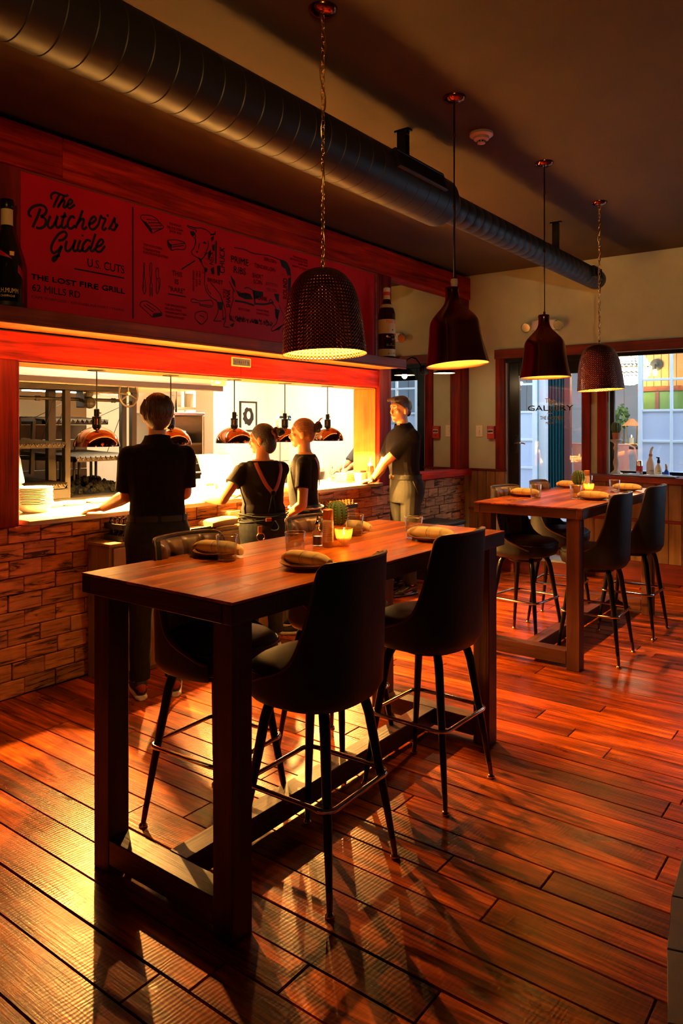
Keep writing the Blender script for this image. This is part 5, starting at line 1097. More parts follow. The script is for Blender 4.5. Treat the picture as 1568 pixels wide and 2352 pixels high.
# ================================================================== WINDOW LEDGE
LZ, LX = 1.0955, 7.86
q = PX(1412, 1080, LX); t = thing('candle_holder', 'turned pale candle stand holding a cactus on the ledge', 'candle stand', (7.90, q.y, LZ))
MB().lathe(dense([(.001,0),(.055,0),(.058,.02),(.035,.04),(.020,.06),(.028,.10),(.032,.14),(.018,.19),(.016,.24),(.030,.28),(.020,.31),(.030,.335),(.058,.35),(.060,.37),(.001,.372)], 2), 24).build('stem', M['stone_cream'], t, 50); MB().lathe([(.0605,.352),(.0625,.361),(.0605,.370)], 24).build('rim', M['stone_cream'], t, 180)
t = copy_tree(cac); t.location = (7.90, q.y, LZ+.3735); t['label'] = 'round cactus in clay pot on the turned candle stand'; t['group'] = 'cactus on the ledge'
for u0, u1, lb in ((1405, 1482, 'left'), (1466, 1560, 'right')):
    a, b = PX(u0, 1088, 7.83), PX(u1, 1088, 7.83); t = thing('serving_tray', 'dark tray lined with paper on the ledge, %s one' % lb, 'tray', (7.83 if lb == 'left' else 7.80, (a.y+b.y)/2, LZ), 0, 'trays on the window ledge'); w = (a.y-b.y)/2*.93
    MB().box(-.09, .09, -w, w, 0, .008).build('tray', M['tray_black'], t, bevel=.003); MB().obox((0,0,.0115), (.08,.006,0), (-.006,w*.92,0), (0,0,.002)).build('paper_liner', M['paper'], t); MB().obox((.02,.03,.016), (.05,.02,.001), (-.02,w*.5,.002), (0,0,.002)).build('napkin', M['white_china'], t)
    for k in range(3):
        f_ = MB().tube([(-.02+.025*k, -w*.7, .018), (-.01+.02*k, 0, .024), (-.03+.03*k, w*.4, .020)], [.004,.003,.005], 6).ball((-.03+.03*k, w*.5, .021), (.010,.022,.004), 8, 5)
        f_.build('spoon', M['chrome'], t, 180)
def bottle(u, x, name, label, prof, mat, extra):
    q = PX(u, 1085, x); t = thing(name, label, 'bottle', (x, q.y, LZ)); MB().lathe(prof, 20).build('body', M[mat], t, 60)
    for n, mb, mt in extra: mb.build(n, M[mt], t, 60)
    m = MB(); r = max(p[0] for p in prof); wrap_text(m, 'IIIII', r*1.01, .05, r*.9, .012, pi+.4); m.build('print', M['navy'], t, fix=False)
bottle(1494, 7.93, 'spray_bottle', 'tall white spray bottle on the ledge', [(.001,0),(.040,0),(.042,.01),(.042,.13),(.018,.19),(.016,.20),(.001,.2)], 'white_plastic', [('collar', MB().lathe([(.018,.20),(.018,.225),(.001,.225)], 14), 'orange_cap'), ('trigger', MB().tube([(0,0,.22),(.0,0,.25),(-.01,-.015,.285),(-.015,-.03,.30)], [.014,.013,.013,.008], 8), 'white_china')])
bottle(1512, 7.90, 'soap_bottle', 'clear soap bottle with black pump on the ledge', [(.001,0),(.032,0),(.033,.008),(.033,.09),(.014,.125),(.013,.135),(.001,.135)], 'cream_plastic', [('pump', MB().lathe([(.015,.135),(.015,.165),(.010,.168),(.010,.195),(.001,.196)], 12).tube([(0,0,.19),(-.01,.02,.194)], .007, 6), 'black_matte')])
bottle(1530, 7.88, 'blue_bottle', 'squat bottle of blue cleaner on the ledge', [(.001,0),(.034,0),(.036,.012),(.030,.04),(.014,.065),(.012,.075),(.001,.075)], 'blue_liquid', [('nozzle', MB().tube([(0,0,.074),(0,0,.10),(-.004,.006,.13)], [.011,.010,.006], 8), 'orange_cap')])
bottle(1468, 7.95, 'drink_can', 'striped drink can on the ledge', [(.001,0),(.028,0),(.032,.008),(.032,.145),(.027,.155),(.001,.154)], 'steel_bright', [('band', MB().lathe([(.0325,.04),(.0325,.10)], 20), 'label_red')])
# ================================================================== OUTSIDE: terrace room across the alley
FX = 9.6
struct(MB().box(8.17, 14, -3.5, 7, .30, .43).build('ground', M['ground_grey']))
sr = struct(MB().box(12.6, 12.7, -2.5, 6.5, .43, 3.5).box(FX+.1, 12.6, 6.4, 6.5, .43, 3.5).build('wall_terrace', M['grey_board'])); sr['label'] = 'grey boarded wall of the terrace room outside'
for k in range(26): MB().box(12.585, 12.60, -2.5+k*.34, -2.5+k*.34+.33, .44, 3.4).build('board', M['grey_board'], sr, bevel=.003, org=(12.59, -2.33+k*.34, 1.9))
struct(MB().box(FX-.02, 12.7, -2.5, 6.5, 3.35, 3.45).build('ceiling_terrace', M['white_paint']))
GZ = [.66, 1.04, 1.42, 1.80, 2.18, 2.56]
def leaf(y0, y1, vy, label, solid_to=1.80):
    t = thing('french_door', label, 'glazed door', (FX, (y0+y1)/2, .431), 0, 'white glazed terrace doors'); oy = (y0+y1)/2; oz = .431
    def b(name, ya, yb, za, zb, d0, d1, mat): MB().box(d0, d1, ya-oy, yb-oy, za-oz, zb-oz).build(name, M[mat], t, 0, .003)
    b('stile', y0, y0+.05, .44, 3.0, -.03, .03, 'white_paint'); b('stile', y1-.05, y1, .44, 3.0, -.03, .03, 'white_paint'); b('rail', y0+.05, y1-.05, 2.93, 3.0, -.03, .03, 'white_paint'); b('rail', y0+.05, y1-.05, .44, .52, -.03, .03, 'white_paint')
    ys = [y0+.05]+list(vy)+[y1-.05]; zs = [.52]+GZ+[2.93]
    for z in GZ: b('glazing_bar', y0+.05, y1-.05, z-.014, z+.014, -.022, .022, 'white_paint')
    for y in vy: b('glazing_bar', y-.016, y+.016, .52, 2.93, -.024, .024, 'white_paint')
    for i in range(len(ys)-1):
        for j in range(len(zs)-1):
            if zs[j] < solid_to-.01: b('panel', ys[i], ys[i+1], zs[j], zs[j+1], -.006, .006, 'lavender_panel')
            else: b('pane', ys[i], ys[i+1], zs[j], zs[j+1], -.003, .003, 'window_glass')
    return t
fy = lambda u: PX(u, 1000, FX).y
leaf(fy(1232), fy(1120), [fy(1172)], 'white glazed door leaf left of the teal curtain, outside'); w_ = fy(1481)-fy(1542)
leaf(fy(1481)-.05-3*w_, fy(1466), [fy(1481)-.05-2*w_+.05, fy(1542)], 'white glazed door leaf with lavender panels right of the opening, outside')
t = thing('door_post', 'white post with teal edge beside the teal curtain, outside', 'post', (FX+.10, fy(1236)-.03, .431)); MB().box(-.05, .05, -.05, .05, 0, 2.6).build('post', M['white_paint'], t, bevel=.004); MB().box(-.055, .05, .051, .075, 0, 2.6).build('teal_edge', M['teal_trim'], t)
# curtain
y0, y1 = PX(1240, 1000, 10.0).y, PX(1300, 1000, 10.0).y; t = thing('teal_curtain', 'long teal curtain hanging in pleats outside the door', 'curtain', (10.0, (y0+y1)/2, .45)); rows = []
for j in range(7): rows.append([Vector((.05*sin(i*.9)*(1+.1*j), (y1-y0)/2*(-1+i/30)*(1-.04*sin(j)), 2.4*j/6)) for i in range(61)])
MB().grid(rows).build('fabric', M['teal_curtain'], t, 180); MB().tube([(0,-.45,2.41),(0,.45,2.41)], .015, 8).build('rod', M['black_metal'], t)
q = PX(1305, 1000, 10.02); t = thing('maroon_post', 'maroon wooden post right of the teal curtain, outside', 'post', (9.95, q.y-.02, .431)); MB().box(-.04, .04, -.04, .04, 0, 2.9).build('post', M['maroon'], t, bevel=.004); MB().box(-.05, .05, -.05, .05, 0, .12).build('plinth', M['maroon'], t, bevel=.004)
def cafe_chair(x, y, z, rz, label):
    t = thing('metal_cafe_chair', label, 'chair', (x, y, z), rz, 'coral metal terrace chairs')
    rows = [[(-.18+.36*i/6, -.18+.02*j+.0, .45+.002*j) for i in range(7)] for j in (0, 18)]
    MB().box(-.18, .18, -.18, .18, .44, .455).build('seat', M['coral_metal'], t, bevel=.01, segs=2)
    for sx in (-1, 1):
        for sy in (-1, 1): MB().bar((sx*.15, sy*.15, .44), (sx*.21, sy*.22, 0), .03, .02).build('leg', M['coral_metal'], t)
    MB().tube([(-.17,-.16,.455),(-.19,-.20,.75),(-.17,-.22,.90),(-.10,-.23,.93),(.10,-.23,.93),(.17,-.22,.90),(.19,-.20,.75),(.17,-.16,.455)], .012, 8).build('back_frame', M['coral_metal'], t, 180)
    MB().add([(-.07,-.17,.455),(.07,-.17,.455),(.10,-.235,.92),(-.10,-.235,.92),(-.07,-.175,.455),(.07,-.175,.455),(.10,-.24,.92),(-.10,-.24,.92)], [(0,1,2,3),(7,6,5,4),(0,4,5,1),(1,5,6,2),(2,6,7,3),(3,7,4,0)]).build('back_splat', M['coral_metal'], t)
q = PX(1324, 1012, 10.35); cafe_chair(10.35, q.y-.05, .431, -pi/2+.3, 'coral metal chair behind the glass door, outside'); q = PX(1452, 1012, 10.2); cafe_chair(10.2, q.y, .431, -pi/2-.3, 'coral metal chair seen through the window, outside')
def cafe_table(x, y, label):
    t = thing('terrace_table', label, 'table', (x, y, .431)); MB().box(-.35, .35, -.35, .35, .86, .90).build('top', M['black_matte'], t, bevel=.006); MB().tube([(0,0,.02),(0,0,.86)], .035, 10).build('pedestal', M['black_metal'], t); MB().lathe([(.001,0),(.25,0),(.25,.02),(.001,.03)], 20).build('base', M['black_metal'], t, 40)
cafe_table(11.2, PX(1300, 1000, 11.2).y, 'dark terrace table behind the coral chair by the curtain, outside'); yy = PX(1430, 1000, 10.75).y; cafe_table(10.75, yy, 'dark terrace table with a lantern seen through the window')
q = PX(1450, 1000, 10.8); t = thing('lantern', 'copper lantern with glass sides on the terrace table', 'lantern', (10.8, max(yy-.25, q.y), 1.332)); s = .11
for sx in (-1, 1):
    for sy in (-1, 1): MB().bar((sx*s*.8, sy*s*.8, .03), (sx*s, sy*s, .28), .014, .014).build('corner_bar', M['brass'], t)
MB().box(-s, s, -s, s, 0, .03).build('base', M['brass'], t, bevel=.004); MB().loft([((0,0,.28),(s*1.25,0,0),(0,s*1.25,0)),((0,0,.34),(s*.6,0,0),(0,s*.6,0)),((0,0,.38),(s*.25,0,0),(0,s*.25,0))], 4).build('roof', M['terracotta'], t); MB().lathe([(.001,.03),(.03,.03),(.03,.11),(.001,.11)], 14).build('candle', M['wax'], t, 40)
MB().lathe([(.0005,.115),(.006,.125),(.003,.15)], 8).build('flame', M['flame'], t)
# chandelier
q = PX(1446, 846, 10.8); t = thing('chandelier', 'glowing beaded chandelier outside the window', 'chandelier', (10.8, q.y, q.z-.24)); m = MB()
MB().lathe([(.27,.235),(.285,.235),(.285,.255),(.27,.255)], 32).build('hoop', M['brass'], t, 60); MB().tube([(0,0,.55),(0,0,1.0)], .008, 6).build('chain', M['brass'], t)
for k in range(28):
    a = 2*pi*k/28
    for j in range(9): f = j/8; m.ball(((.275*(1-f)+.08*f)*cos(a), (.275*(1-f)+.08*f)*sin(a), .25+.28*f**.8), .016, 6, 4)
    for j in range(8): f = j/7; m.ball((.275*cos(f*pi/2)*cos(a), .275*cos(f*pi/2)*sin(a), .235-.22*sin(f*pi/2)), .017, 6, 4)
o = m.build('beads', M['crystal_glow'], t, 180); o['kind'] = 'stuff'; lamp('bulb_light', (0,0,.2), 25, (1,.75,.4), .1, t)
# amber wall with a round sconce behind the right leaf
ya_, yb_ = PX(1484, 900, 11.2).y, PX(1536, 900, 11.2).y; t = thing('amber_panel', 'amber timber screen behind the terrace door', 'screen', (11.2, (ya_+yb_)/2, .431))
for k in range(6):
    w = (ya_-yb_+.3)/6; a = yb_-.2+k*w-(ya_+yb_)/2; MB().box(0, .04, a+.003, a+w-.003, 1.75, 2.75).build('board', M['amber_wall'], t, bevel=.003); MB().box(0, .04, a+.003, a+w-.003, 0, 1.2).build('board', M['amber_wall'], t, bevel=.003)
MB().box(-.02, .06, yb_-.22-(ya_+yb_)/2, ya_+.12-(ya_+yb_)/2, 1.68, 1.75).build('rail', M['shelf_wood'], t); MB().box(0, .03, yb_-.2-(ya_+yb_)/2, ya_+.1-(ya_+yb_)/2, 1.2, 1.68).build('hedge_panel', M['green_leaf'], t); MB().box(-.01, .04, -.02, .03, 1.2, 1.68).build('bar', M['maroon'], t)
q = PX(1507, 838, 11.19); t = thing('round_sconce', 'black round wall sconce with a bare bulb, outside', 'wall lamp', (11.195, q.y, q.z)); MB().lathe([(.001,0),(.085,0),(.085,.02),(.03,.03),(.03,.06),(.001,.06)], 24, (0,0,0), (-1,0,0)).build('plate', M['black_matte'], t, 40)
MB().tube([(-.06,0,0),(-.08,0,-.03),(-.08,0,-.07)], .014, 8).build('holder', M['black_matte'], t); MB().ball((-.08,0,-.115), (.03,.03,.05), 12, 8).build('bulb', M['bulb_glow'], t, 180)
rg = random.Random(4); 
for k, (u, v, lb) in enumerate(((1412, 960, 'left'), (1500, 985, 'right'))):
    q = PX(u, v, 11.9); t = thing('leafy_shrub', 'bright leafy shrub behind the lantern, %s one' % lb, 'shrub', (11.9, q.y, .431)); m = MB()
    MB().tube([(0,0,.12),(0,.02,.8),(.02,0,1.2)], [.03,.02,.01], 6).build('stem', M['maroon'], t); MB().lathe([(.001,0),(.12,0),(.15,.22),(.13,.22),(.001,.2)], 16).build('pot', M['terracotta'], t, 40)
    for j in range(220):
        a, b = rg.uniform(0, 2*pi), rg.uniform(-1, 1); r = .22*rg.random()**.4; c = Vector((r*cos(a)*sqrt(1-b*b), r*sin(a)*sqrt(1-b*b), q.z-.43+r*b*1.1)); d = Vector((rg.uniform(-1,1), rg.uniform(-1,1), rg.uniform(-1,1))).normalized()*.05; e = d.cross(Vector((rg.random(), rg.random(), .3))).normalized()*.022
        m.add([c-d, c+e, c+d, c-e], [(0,1,2,3)])
    o = m.build('foliage', M['green_leaf'], t, fix=False); o['kind'] = 'stuff'
# ================================================================== PEOPLE
def capsule(m, a, ra, b, rb, n=14):
    a, b = Vector(a), Vector(b); m.ball(a, ra, n, 9); m.ball(b, rb, n, 9); m.tube([a, b], [ra, rb], n); return m
def chain(m, pts):
    for (a, ra), (b, rb) in zip(pts, pts[1:]): capsule(m, a, ra, b, rb)
    return m
def vox(m, voxel, it=4, cuts=()):
    me = bpy.data.meshes.new('v'); me.from_pydata(m.v, [], m.f); bm = bmesh.new(); bm.from_mesh(me); bmesh.ops.recalc_face_normals(bm, faces=bm.faces); bm.to_mesh(me); bm.free()
    o = bpy.data.objects.new('v', me); COL.objects.link(o); md = o.modifiers.new('r', 'REMESH'); md.mode = 'VOXEL'; md.voxel_size = voxel; md.use_smooth_shade = True
    if it: sm = o.modifiers.new('s', 'SMOOTH'); sm.iterations = it; sm.factor = .5
    dg = bpy.context.evaluated_depsgraph_get(); dg.update(); out = bpy.data.meshes.new_from_object(o.evaluated_get(dg)); bpy.data.objects.remove(o); bpy.data.meshes.remove(me)
    if cuts:
        bm = bmesh.new(); bm.from_mesh(out)
        for co, no in cuts: bmesh.ops.bisect_plane(bm, geom=bm.verts[:]+bm.edges[:]+bm.faces[:], plane_co=co, plane_no=no, clear_outer=True)
        bm.to_mesh(out); bm.free()
    out.polygons.foreach_set('use_smooth', [True]*len(out.polygons)); return out
def mobj(name, me, mat, parent=None):
    me.materials.clear(); me.materials.append(M[mat]); me.name = name; o = bpy.data.objects.new(name, me); COL.objects.link(o)
    if parent: o.parent = parent
    return o
RINGS = [(.80,.150,.105,-.005),(.90,.172,.118,-.015),(.97,.166,.112,-.012),(1.04,.142,.098,0),(1.13,.142,.100,.006),(1.22,.158,.108,.008),(1.31,.172,.112,.0),(1.38,.172,.102,-.010),(1.43,.150,.082,-.016),(1.465,.085,.062,-.018)]
class Person:
    def __init__(s, label, pos, ang, H, yaw=0, pitch=0, lean=0, skin='skin', wide=1.0, voxel=.0055, hips=1.0):
        s.k = H/1.75; s.label = label; s.pos = Vector((*pos, 0)); s.ang = ang-pi/2; s.lean = lean; s.skin = skin; s.vx = voxel; s.wide = wide; s.hips = hips
        s.W = Matrix.Translation(s.pos) @ Matrix.Rotation(s.ang, 4, 'Z'); s.I = s.W.inverted()
        s.hc = s.L((0, .005, 1.625)); s.HM = Matrix.Translation(s.hc) @ Matrix.Rotation(yaw, 4, 'Z') @ Matrix.Rotation(-pitch-lean*.4, 4, 'X') @ Matrix.Scale(s.k, 4)
    def L(s, p):       # reference figure to posed figure
        p = Vector(p)*s.k; z0 = .93*s.k
        if p.z > z0 and s.lean:
            f = min(1, (p.z-z0)/(.2*s.k)); a = -s.lean*f; c = Vector((0,0,z0)); p = c+Matrix.Rotation(a, 3, 'X') @ (p-c)
        return p
    def loc(s, w): return s.I @ Vector(w)
    def ring(s, z, infl=0):
        for a, b in zip(RINGS, RINGS[1:]):
            if z <= b[0] or b is RINGS[-1]:
                f = max(0, min(1, (z-a[0])/(b[0]-a[0]))); q = [a[i]+(b[i]-a[i])*f for i in range(4)]
                w = (s.wide if z > 1.1 else s.hips); return q[1]*w+infl, q[2]*(.5+.5*w)+infl, q[3]
    def torso(s, m, z0, z1, infl=0, n=9, p=.88):
        rs = []
        for i in range(n+1):
            z = z0+(z1-z0)*i/n; rx, ry, yo = s.ring(z, infl); c = s.L((0, yo, z)); rs.append((c, (rx*s.k,0,0), (0,ry*s.k,0)))
        m.loft(rs, 28, p); return m
    def back(s, x, z, infl):
        rx, ry, yo = s.ring(z, infl); t = min(.98, abs(x)/rx); return s.L((x, yo-ry*(1-t**2.2)**.5, z))
    def hand(s, m, wr, d, side, curl=.35, flat=True):
        k = s.k; d = d.normalized(); up = Vector((0,0,1)) if flat else Vector((side,0,0)); sd = d.cross(up).normalized()*(1); up = sd.cross(d).normalized()
        c = wr+d*.045*k; m.loft([(wr-d*.01*k, sd*.026*k, up*.018*k), (wr+d*.02*k, sd*.034*k, up*.017*k), (wr+d*.06*k, sd*.040*k, up*.015*k), (wr+d*.085*k, sd*.036*k, up*.012*k)], 14)
        for j, (o, L) in enumerate(((-.030,.062),(-.010,.074),(.011,.070),(.030,.055))):
            b = wr+d*.080*k+sd*o*k; e = b+(d*cos(curl*.5)-up*sin(curl*.5))*L*.5*k; t = e+(d*cos(curl*1.6)-up*sin(curl*1.6))*L*.5*k; chain(m, [(b,.0095*k),(e,.0088*k),(t,.0072*k)])
        th = -side; b = wr+d*.022*k+sd*.026*th*k; e = b+(d*.6+sd*.75*th-up*.2).normalized()*.038*k; t = e+(d*.9+sd*.25*th-up*.25).normalized()*.030*k; chain(m, [(b,.013*k),(e,.0105*k),(t,.0085*k)])
    def build(s, arms, feet=None, shirt='black_knit', sleeve=.80, pants='black_denim', shirt_z=1.035, shoes='sneaker', collar=True):
        k = s.k; m = MB(); L = s.L
        s.torso(m, .80, 1.465, 0); s.sh = {}; s.el = {}; s.wr = {}
        chain(m, [(L((0,-.018,1.42)), .062*k), (L((0,-.008,1.50)), .052*k), (s.HM @ Vector((0,-.012,-.05)), .052*k)])
        H = lambda x, y, z: s.HM @ Vector((x, y, z)); hk = k
        def he(c, r):
            t = MB().ball((0,0,0), r, 20, 14); t.xf(s.HM @ Matrix.Translation(Vector(c))); m.add(t.v, t.f)
        he((0,-.014,.028), (.074,.096,.094)); he((0,.020,-.020), (.062,.068,.088)); he((0,.048,-.055), (.046,.040,.048)); he((0,.064,-.088), (.026,.024,.022)); he((0,.072,.030), (.050,.018,.030))
        he((0,.084,-.056), (.022,.012,.012)); he((.036,.060,-.012), (.022,.020,.020)); he((-.036,.060,-.012), (.022,.020,.020)); he((0,.010,-.075), (.052,.055,.030))
        chain(m, [(H(0,.082,.012), .009*k), (H(0,.103,-.020), .0125*k), (H(0,.098,-.030), .012*k)])
        for sx in (-1, 1): he((sx*.076,-.006,-.010), (.010,.020,.031)); he((sx*.072,-.002,-.028), (.010,.012,.016))
        for side in (-1, 1):
            sh = L((side*.165*s.wide, -.012, 1.395)); el, wr, hd = arms[side]; el, wr = s.loc(el), s.loc(wr); s.sh[side], s.el[side], s.wr[side] = sh, el, wr
            mid = sh.lerp(el, .45); fo = el.lerp(wr, .28)
            chain(m, [(L((side*.10,-.012,1.375)), .052*k), (sh, .046*k), (mid, .045*k), (el, .040*k), (fo, .041*k), (wr, .026*k)])
            d = (s.loc(hd)-wr) if hd is not None else (wr-el); s.hand(m, wr, d, side)
        s.ft = {}
        for side in (-1, 1):
            an, kn = (feet or {}).get(side, (None, None)); an = Vector((side*.10*k, 0, .085*k)) if an is None else s.loc(an); hip = L((side*.085*s.hips, -.005, .88))
            kn = hip.lerp(an, .52)+Vector((0, .02*k, 0)) if kn is None else s.loc(kn); s.ft[side] = (hip, kn, an)
            chain(m, [(hip, .088*k), (hip.lerp(kn, .5), .072*k), (kn, .054*k), (kn.lerp(an, .3), .054*k), (an, .036*k)])
            f = Vector((side*.10, 1, 0)).normalized(); chain(m, [(an-Vector((0,0,.03*k)), .036*k), (an+f*.09*k-Vector((0,0,.05*k)), .034*k), (an+f*.16*k-Vector((0,0,.062*k)), .022*k)])
        body = mobj('person', vox(m, s.vx, 3), s.skin); body.location = s.pos; body.rotation_euler = (0,0,s.ang); tag(body, s.label, 'person'); s.body = body
        # shirt
        c = MB(); s.torso(c, shirt_z, 1.455, .016, 10)
        for side in (-1, 1):
            sh, el = s.sh[side], s.el[side]; e = sh.lerp(el, sleeve); ax = (el-sh).normalized()
            chain(c, [(L((side*.09,-.012,1.38)), .070*k), (sh-Vector((side*.006*k,0,.012*k)), .064*k)]); c.tube([sh+ax*.01, sh.lerp(e, .5), e], [.062*k, .062*k, .066*k], 18)
        if collar: c.tube([L((0,-.020,1.41)), L((0,-.014,1.465)), L((0,-.008,1.50))], [.112*k,.090*k,.069*k], 20)
        mobj('shirt', vox(c, s.vx*1.15, 3), shirt, body)
        if collar:
            cl = MB()
            rows = [[L((.067*sin(a)*q, -.012-.067*cos(a)*q, z)) for a in [(-2.5+5.0*i/24) for i in range(25)]] for q, z in ((1.02,1.455),(1.0,1.502),(1.07,1.504),(1.24,1.470))]
            cl.grid(rows).build('collar', M[shirt], body, 180)
        # trousers
        t = MB(); s.torso(t, .80, 1.055, .018, 6)
        for side in (-1, 1):
            hip, kn, an = s.ft[side]; chain(t, [(hip, .098*k), (hip.lerp(kn, .5), .084*k), (kn, .068*k), (kn.lerp(an, .5), .063*k)]); t.tube([kn.lerp(an, .45), an+Vector((0,0,.012*k))], [.064*k,.054*k], 16)
        tr = mobj('trousers', vox(t, s.vx*1.2, 3), pants, body)
        for side in (-1, 1):
            an = s.ft[side][2]; MB().tube([an+Vector((0,0,.02*k)), an+Vector((0,0,.065*k))], [.058*k,.060*k], 18, caps=False).build('cuff', M[pants], tr, 180)
        rx, ry, yo = s.ring(1.03, .0255); P = [L((rx*math.copysign(abs(cos(a))**.88, cos(a)), yo+ry*math.copysign(abs(sin(a))**.88, sin(a)), 1.03)) for a in [2*pi*i/40 for i in range(40)]]
        b = MB(); b.grid([[p+Vector((0,0,-.016*k)) for p in P], [p+Vector((0,0,.016*k)) for p in P]], True); s.belt = b.build('waistband', M['black_matte' if shoes != 'gloss' else 'slacks'], body, 180)
        for side in (-1, 1):
            an = s.ft[side][2]; g = an.copy(); g.z = 0; f = Vector((side*.10, 1, 0)).normalized(); r = Vector((f.y, -f.x, 0)); sm = MB()
            for dz, z, gw, gl in ((0,0,1,1),):
                rs = [(g+f*y*k+Vector((0,0,.014*k)), r*w*k, Vector((0,0,.013*k))) for y, w in ((-.075,.018),(-.06,.034),(0,.037),(.08,.043),(.14,.045),(.185,.036),(.205,.016))]
                sm.loft(rs, 14, .5)
            so_ = sm.build('shoe_sole', M['rubber_white' if shoes == 'sneaker' else 'shoe_gloss'], body, 60)
            u = MB().loft([(g+f*y*k+Vector((0,0,z*k)), r*w*k, Vector((0,0,h*k))) for y, w, z, h in ((-.068,.024,.06,.030),(-.05,.034,.065,.045),(0,.037,.066,.048),(.05,.039,.055,.036),(.11,.042,.042,.024),(.165,.036,.036,.016),(.195,.016,.03,.008))], 16, .8)
            up = u.build('shoe_upper', M['shoe_dark' if shoes == 'sneaker' else 'shoe_gloss'], body, 180)
            if shoes == 'sneaker':
                MB().loft([(g+f*y*k+Vector((0,0,.068*k)), r*w*k, Vector((0,0,.024*k))) for y, w in ((-.0735,.012),(-.066,.026),(-.050,.0345))], 12, .8).build('heel_patch', M['shoe_red'], up, 180)
        for sx in (-1, 1):
            e = MB().ball((0,0,0), (.0115,.010,.0075), 10, 7); e.xf(s.HM @ Matrix.Translation((sx*.030,.0765,.004))); eo = e.build('eye', M['eye_white'], body, 180)
            e = MB().ball((0,0,0), .0055, 8, 5); e.xf(s.HM @ Matrix.Translation((sx*.031,.0825,.004))); e.build('iris', M['eye_dark'], eo, 180)
            e = MB(); ribbon(e, [s.HM @ Vector((sx*(.012+.010*i), .094-.004*i*i*.5, .024+.004*sin(i))) for i in range(4)], .007*k, s.HM.to_3x3() @ Vector((0,1,0))); e.build('eyebrow', M['hair_dark'], body)
        e = MB().ball((0,0,0), (.022,.007,.0055), 12, 6); e.xf(s.HM @ Matrix.Translation((0,.0935,-.052))); e.build('lips', M['lip'], body, 180)
        return s
    def hair(s, parts, cut, mat, voxel=.006, it=2):
        m = MB()
        for c, r in parts: t = MB().ball((0,0,0), r, 20, 14); t.xf(Matrix.Translation(Vector(c))); m.add(t.v, t.f)
        m.xf(s.HM); c2 = [(s.HM @ Vector(co), (s.HM.to_3x3() @ Vector(no)).normalized()) for co, no in cut]
        return mobj('hair', vox(m, voxel, it, c2), mat, s.body)
    def locks(s, hp, pts, mat, w=.010):
        m = MB()
        for p in pts: m.tube([s.HM @ Vector(q) for q in p], [w*s.k*f for f in ([.6,1,.9,.2] if len(p) == 4 else [.8]*(len(p)-1)+[.2])], 6)
        return m.build('hair_locks', M[mat], hp, 180)
CT = 1.046
# --- young man at the left, seen from behind
A1 = atan2(.83,.55)
p = Person('young man in black polo seen from behind, leaning on the counter', (2.865,3.53), A1, 1.80, .10, -.05, .04, wide=.98)
hl_ = PY(238, 1166, 4.03); p.build({-1: (PD(291,1139,4.42), hl_, PY(205,1172,4.10)), 1: (PD(424,1132,4.47), Vector((3.20,3.90,1.09)), Vector((3.22,4.06,1.075)))}, sleeve=.86)
h = p.hair([((0,-.020,.036), (.084,.103,.096)), ((0,-.050,-.012), (.074,.066,.082))], [((0,.035,.030), (0,.78,-.62)), ((0,0,-.080), (0,.1,-1))], 'hair_brown')
def shell(a, e, f=1.0): return (.089*f*cos(e)*sin(a), -.022-.108*f*cos(e)*cos(a), .028+.104*f*sin(e))
rh = random.Random(2); lk = []
for i in range(46):
    a = R(rh.uniform(-88,88)); tw = rh.uniform(-.22,.22); e0 = rh.uniform(50,80); f = rh.uniform(.935,.975); lk.append([shell(a*.75, R(e0), f-.05), shell(a+tw*.2, R(e0-30), f), shell(a+tw*.5, R(e0-58), f), shell(a+tw*.8, R(e0-85), f-.01), shell((a+tw)*.97, R(-46), f-.02), shell((a+tw)*.9, R(rh.uniform(-70,-55) if abs(a) < .9 else -50), f-.03)])
p.locks(h, lk, 'hair_brown', .011)
p.locks(h, [[(sx*.070,-.015,.09), (sx*.086,-.008,.045), (sx*.087,.004,.01), (sx*.082,.012,-.012)] for sx in (-1,1)], 'hair_brown', .014)
w = MB()
for x, z in ((-.13,1.0),(.0,1.0),(.13,1.0)): c = p.back(x, z+.03, .026); w.obox(c, (.008,0,0), (0,.004,0), (0,0,.03))
w.build('belt_loops', M['black_denim'], p.belt)
# --- woman with bun and leather apron straps
A2 = atan2(.86,.50)
p = Person('woman with dark bun wearing leather apron straps over a black top', (3.97,3.70), A2, 1.625, .95, .08, .06, 'skin_tan', .97, hips=1.06)
p.build({-1: (PD(511,1148,5.22), PY(481,1149,4.05), PY(455,1153,4.16)), 1: (Vector((4.23,3.86,1.09)), Vector((4.10,4.04,1.075)), Vector((4.02,4.12,1.07)))}, sleeve=.52, pants='blue_denim', collar=False)
h = p.hair([((0,-.018,.026), (.082,.102,.102)), ((0,-.055,-.035), (.072,.062,.088))], [((0,.046,.040), (0,.84,-.54)), ((0,0,-.112), (0,.2,-1))], 'hair_black')
b = MB()
for c, r in (((0,-.150,.040), .036), ((.018,-.160,.052), .026), ((-.018,-.158,.030), .026), ((0,-.172,.038), .025)): t = MB().ball((0,0,0), r, 14, 10); t.xf(p.HM @ Matrix.Translation(c)); b.add(t.v, t.f)
mobj('hair_bun', vox(b, .005, 2), 'hair_black', h); sc_ = MB()
sc_.tube([p.HM @ Vector((.034*cos(a)*(1+.12*sin(5*a)), -.118+.012*sin(a*3), .034+.036*sin(a)*(1+.12*cos(7*a)))) for a in [2*pi*i/36 for i in range(36)]], .013, 8, True).build('scrunchie', M['scrunchie'], h, 180)
er = MB().tube([p.HM @ Vector((-.082, .002+.010*cos(a), -.050+.010*sin(a))) for a in [2*pi*i/16 for i in range(16)]], .0022, 6, True); er.build('earring', M['earring'], p.body, 180)
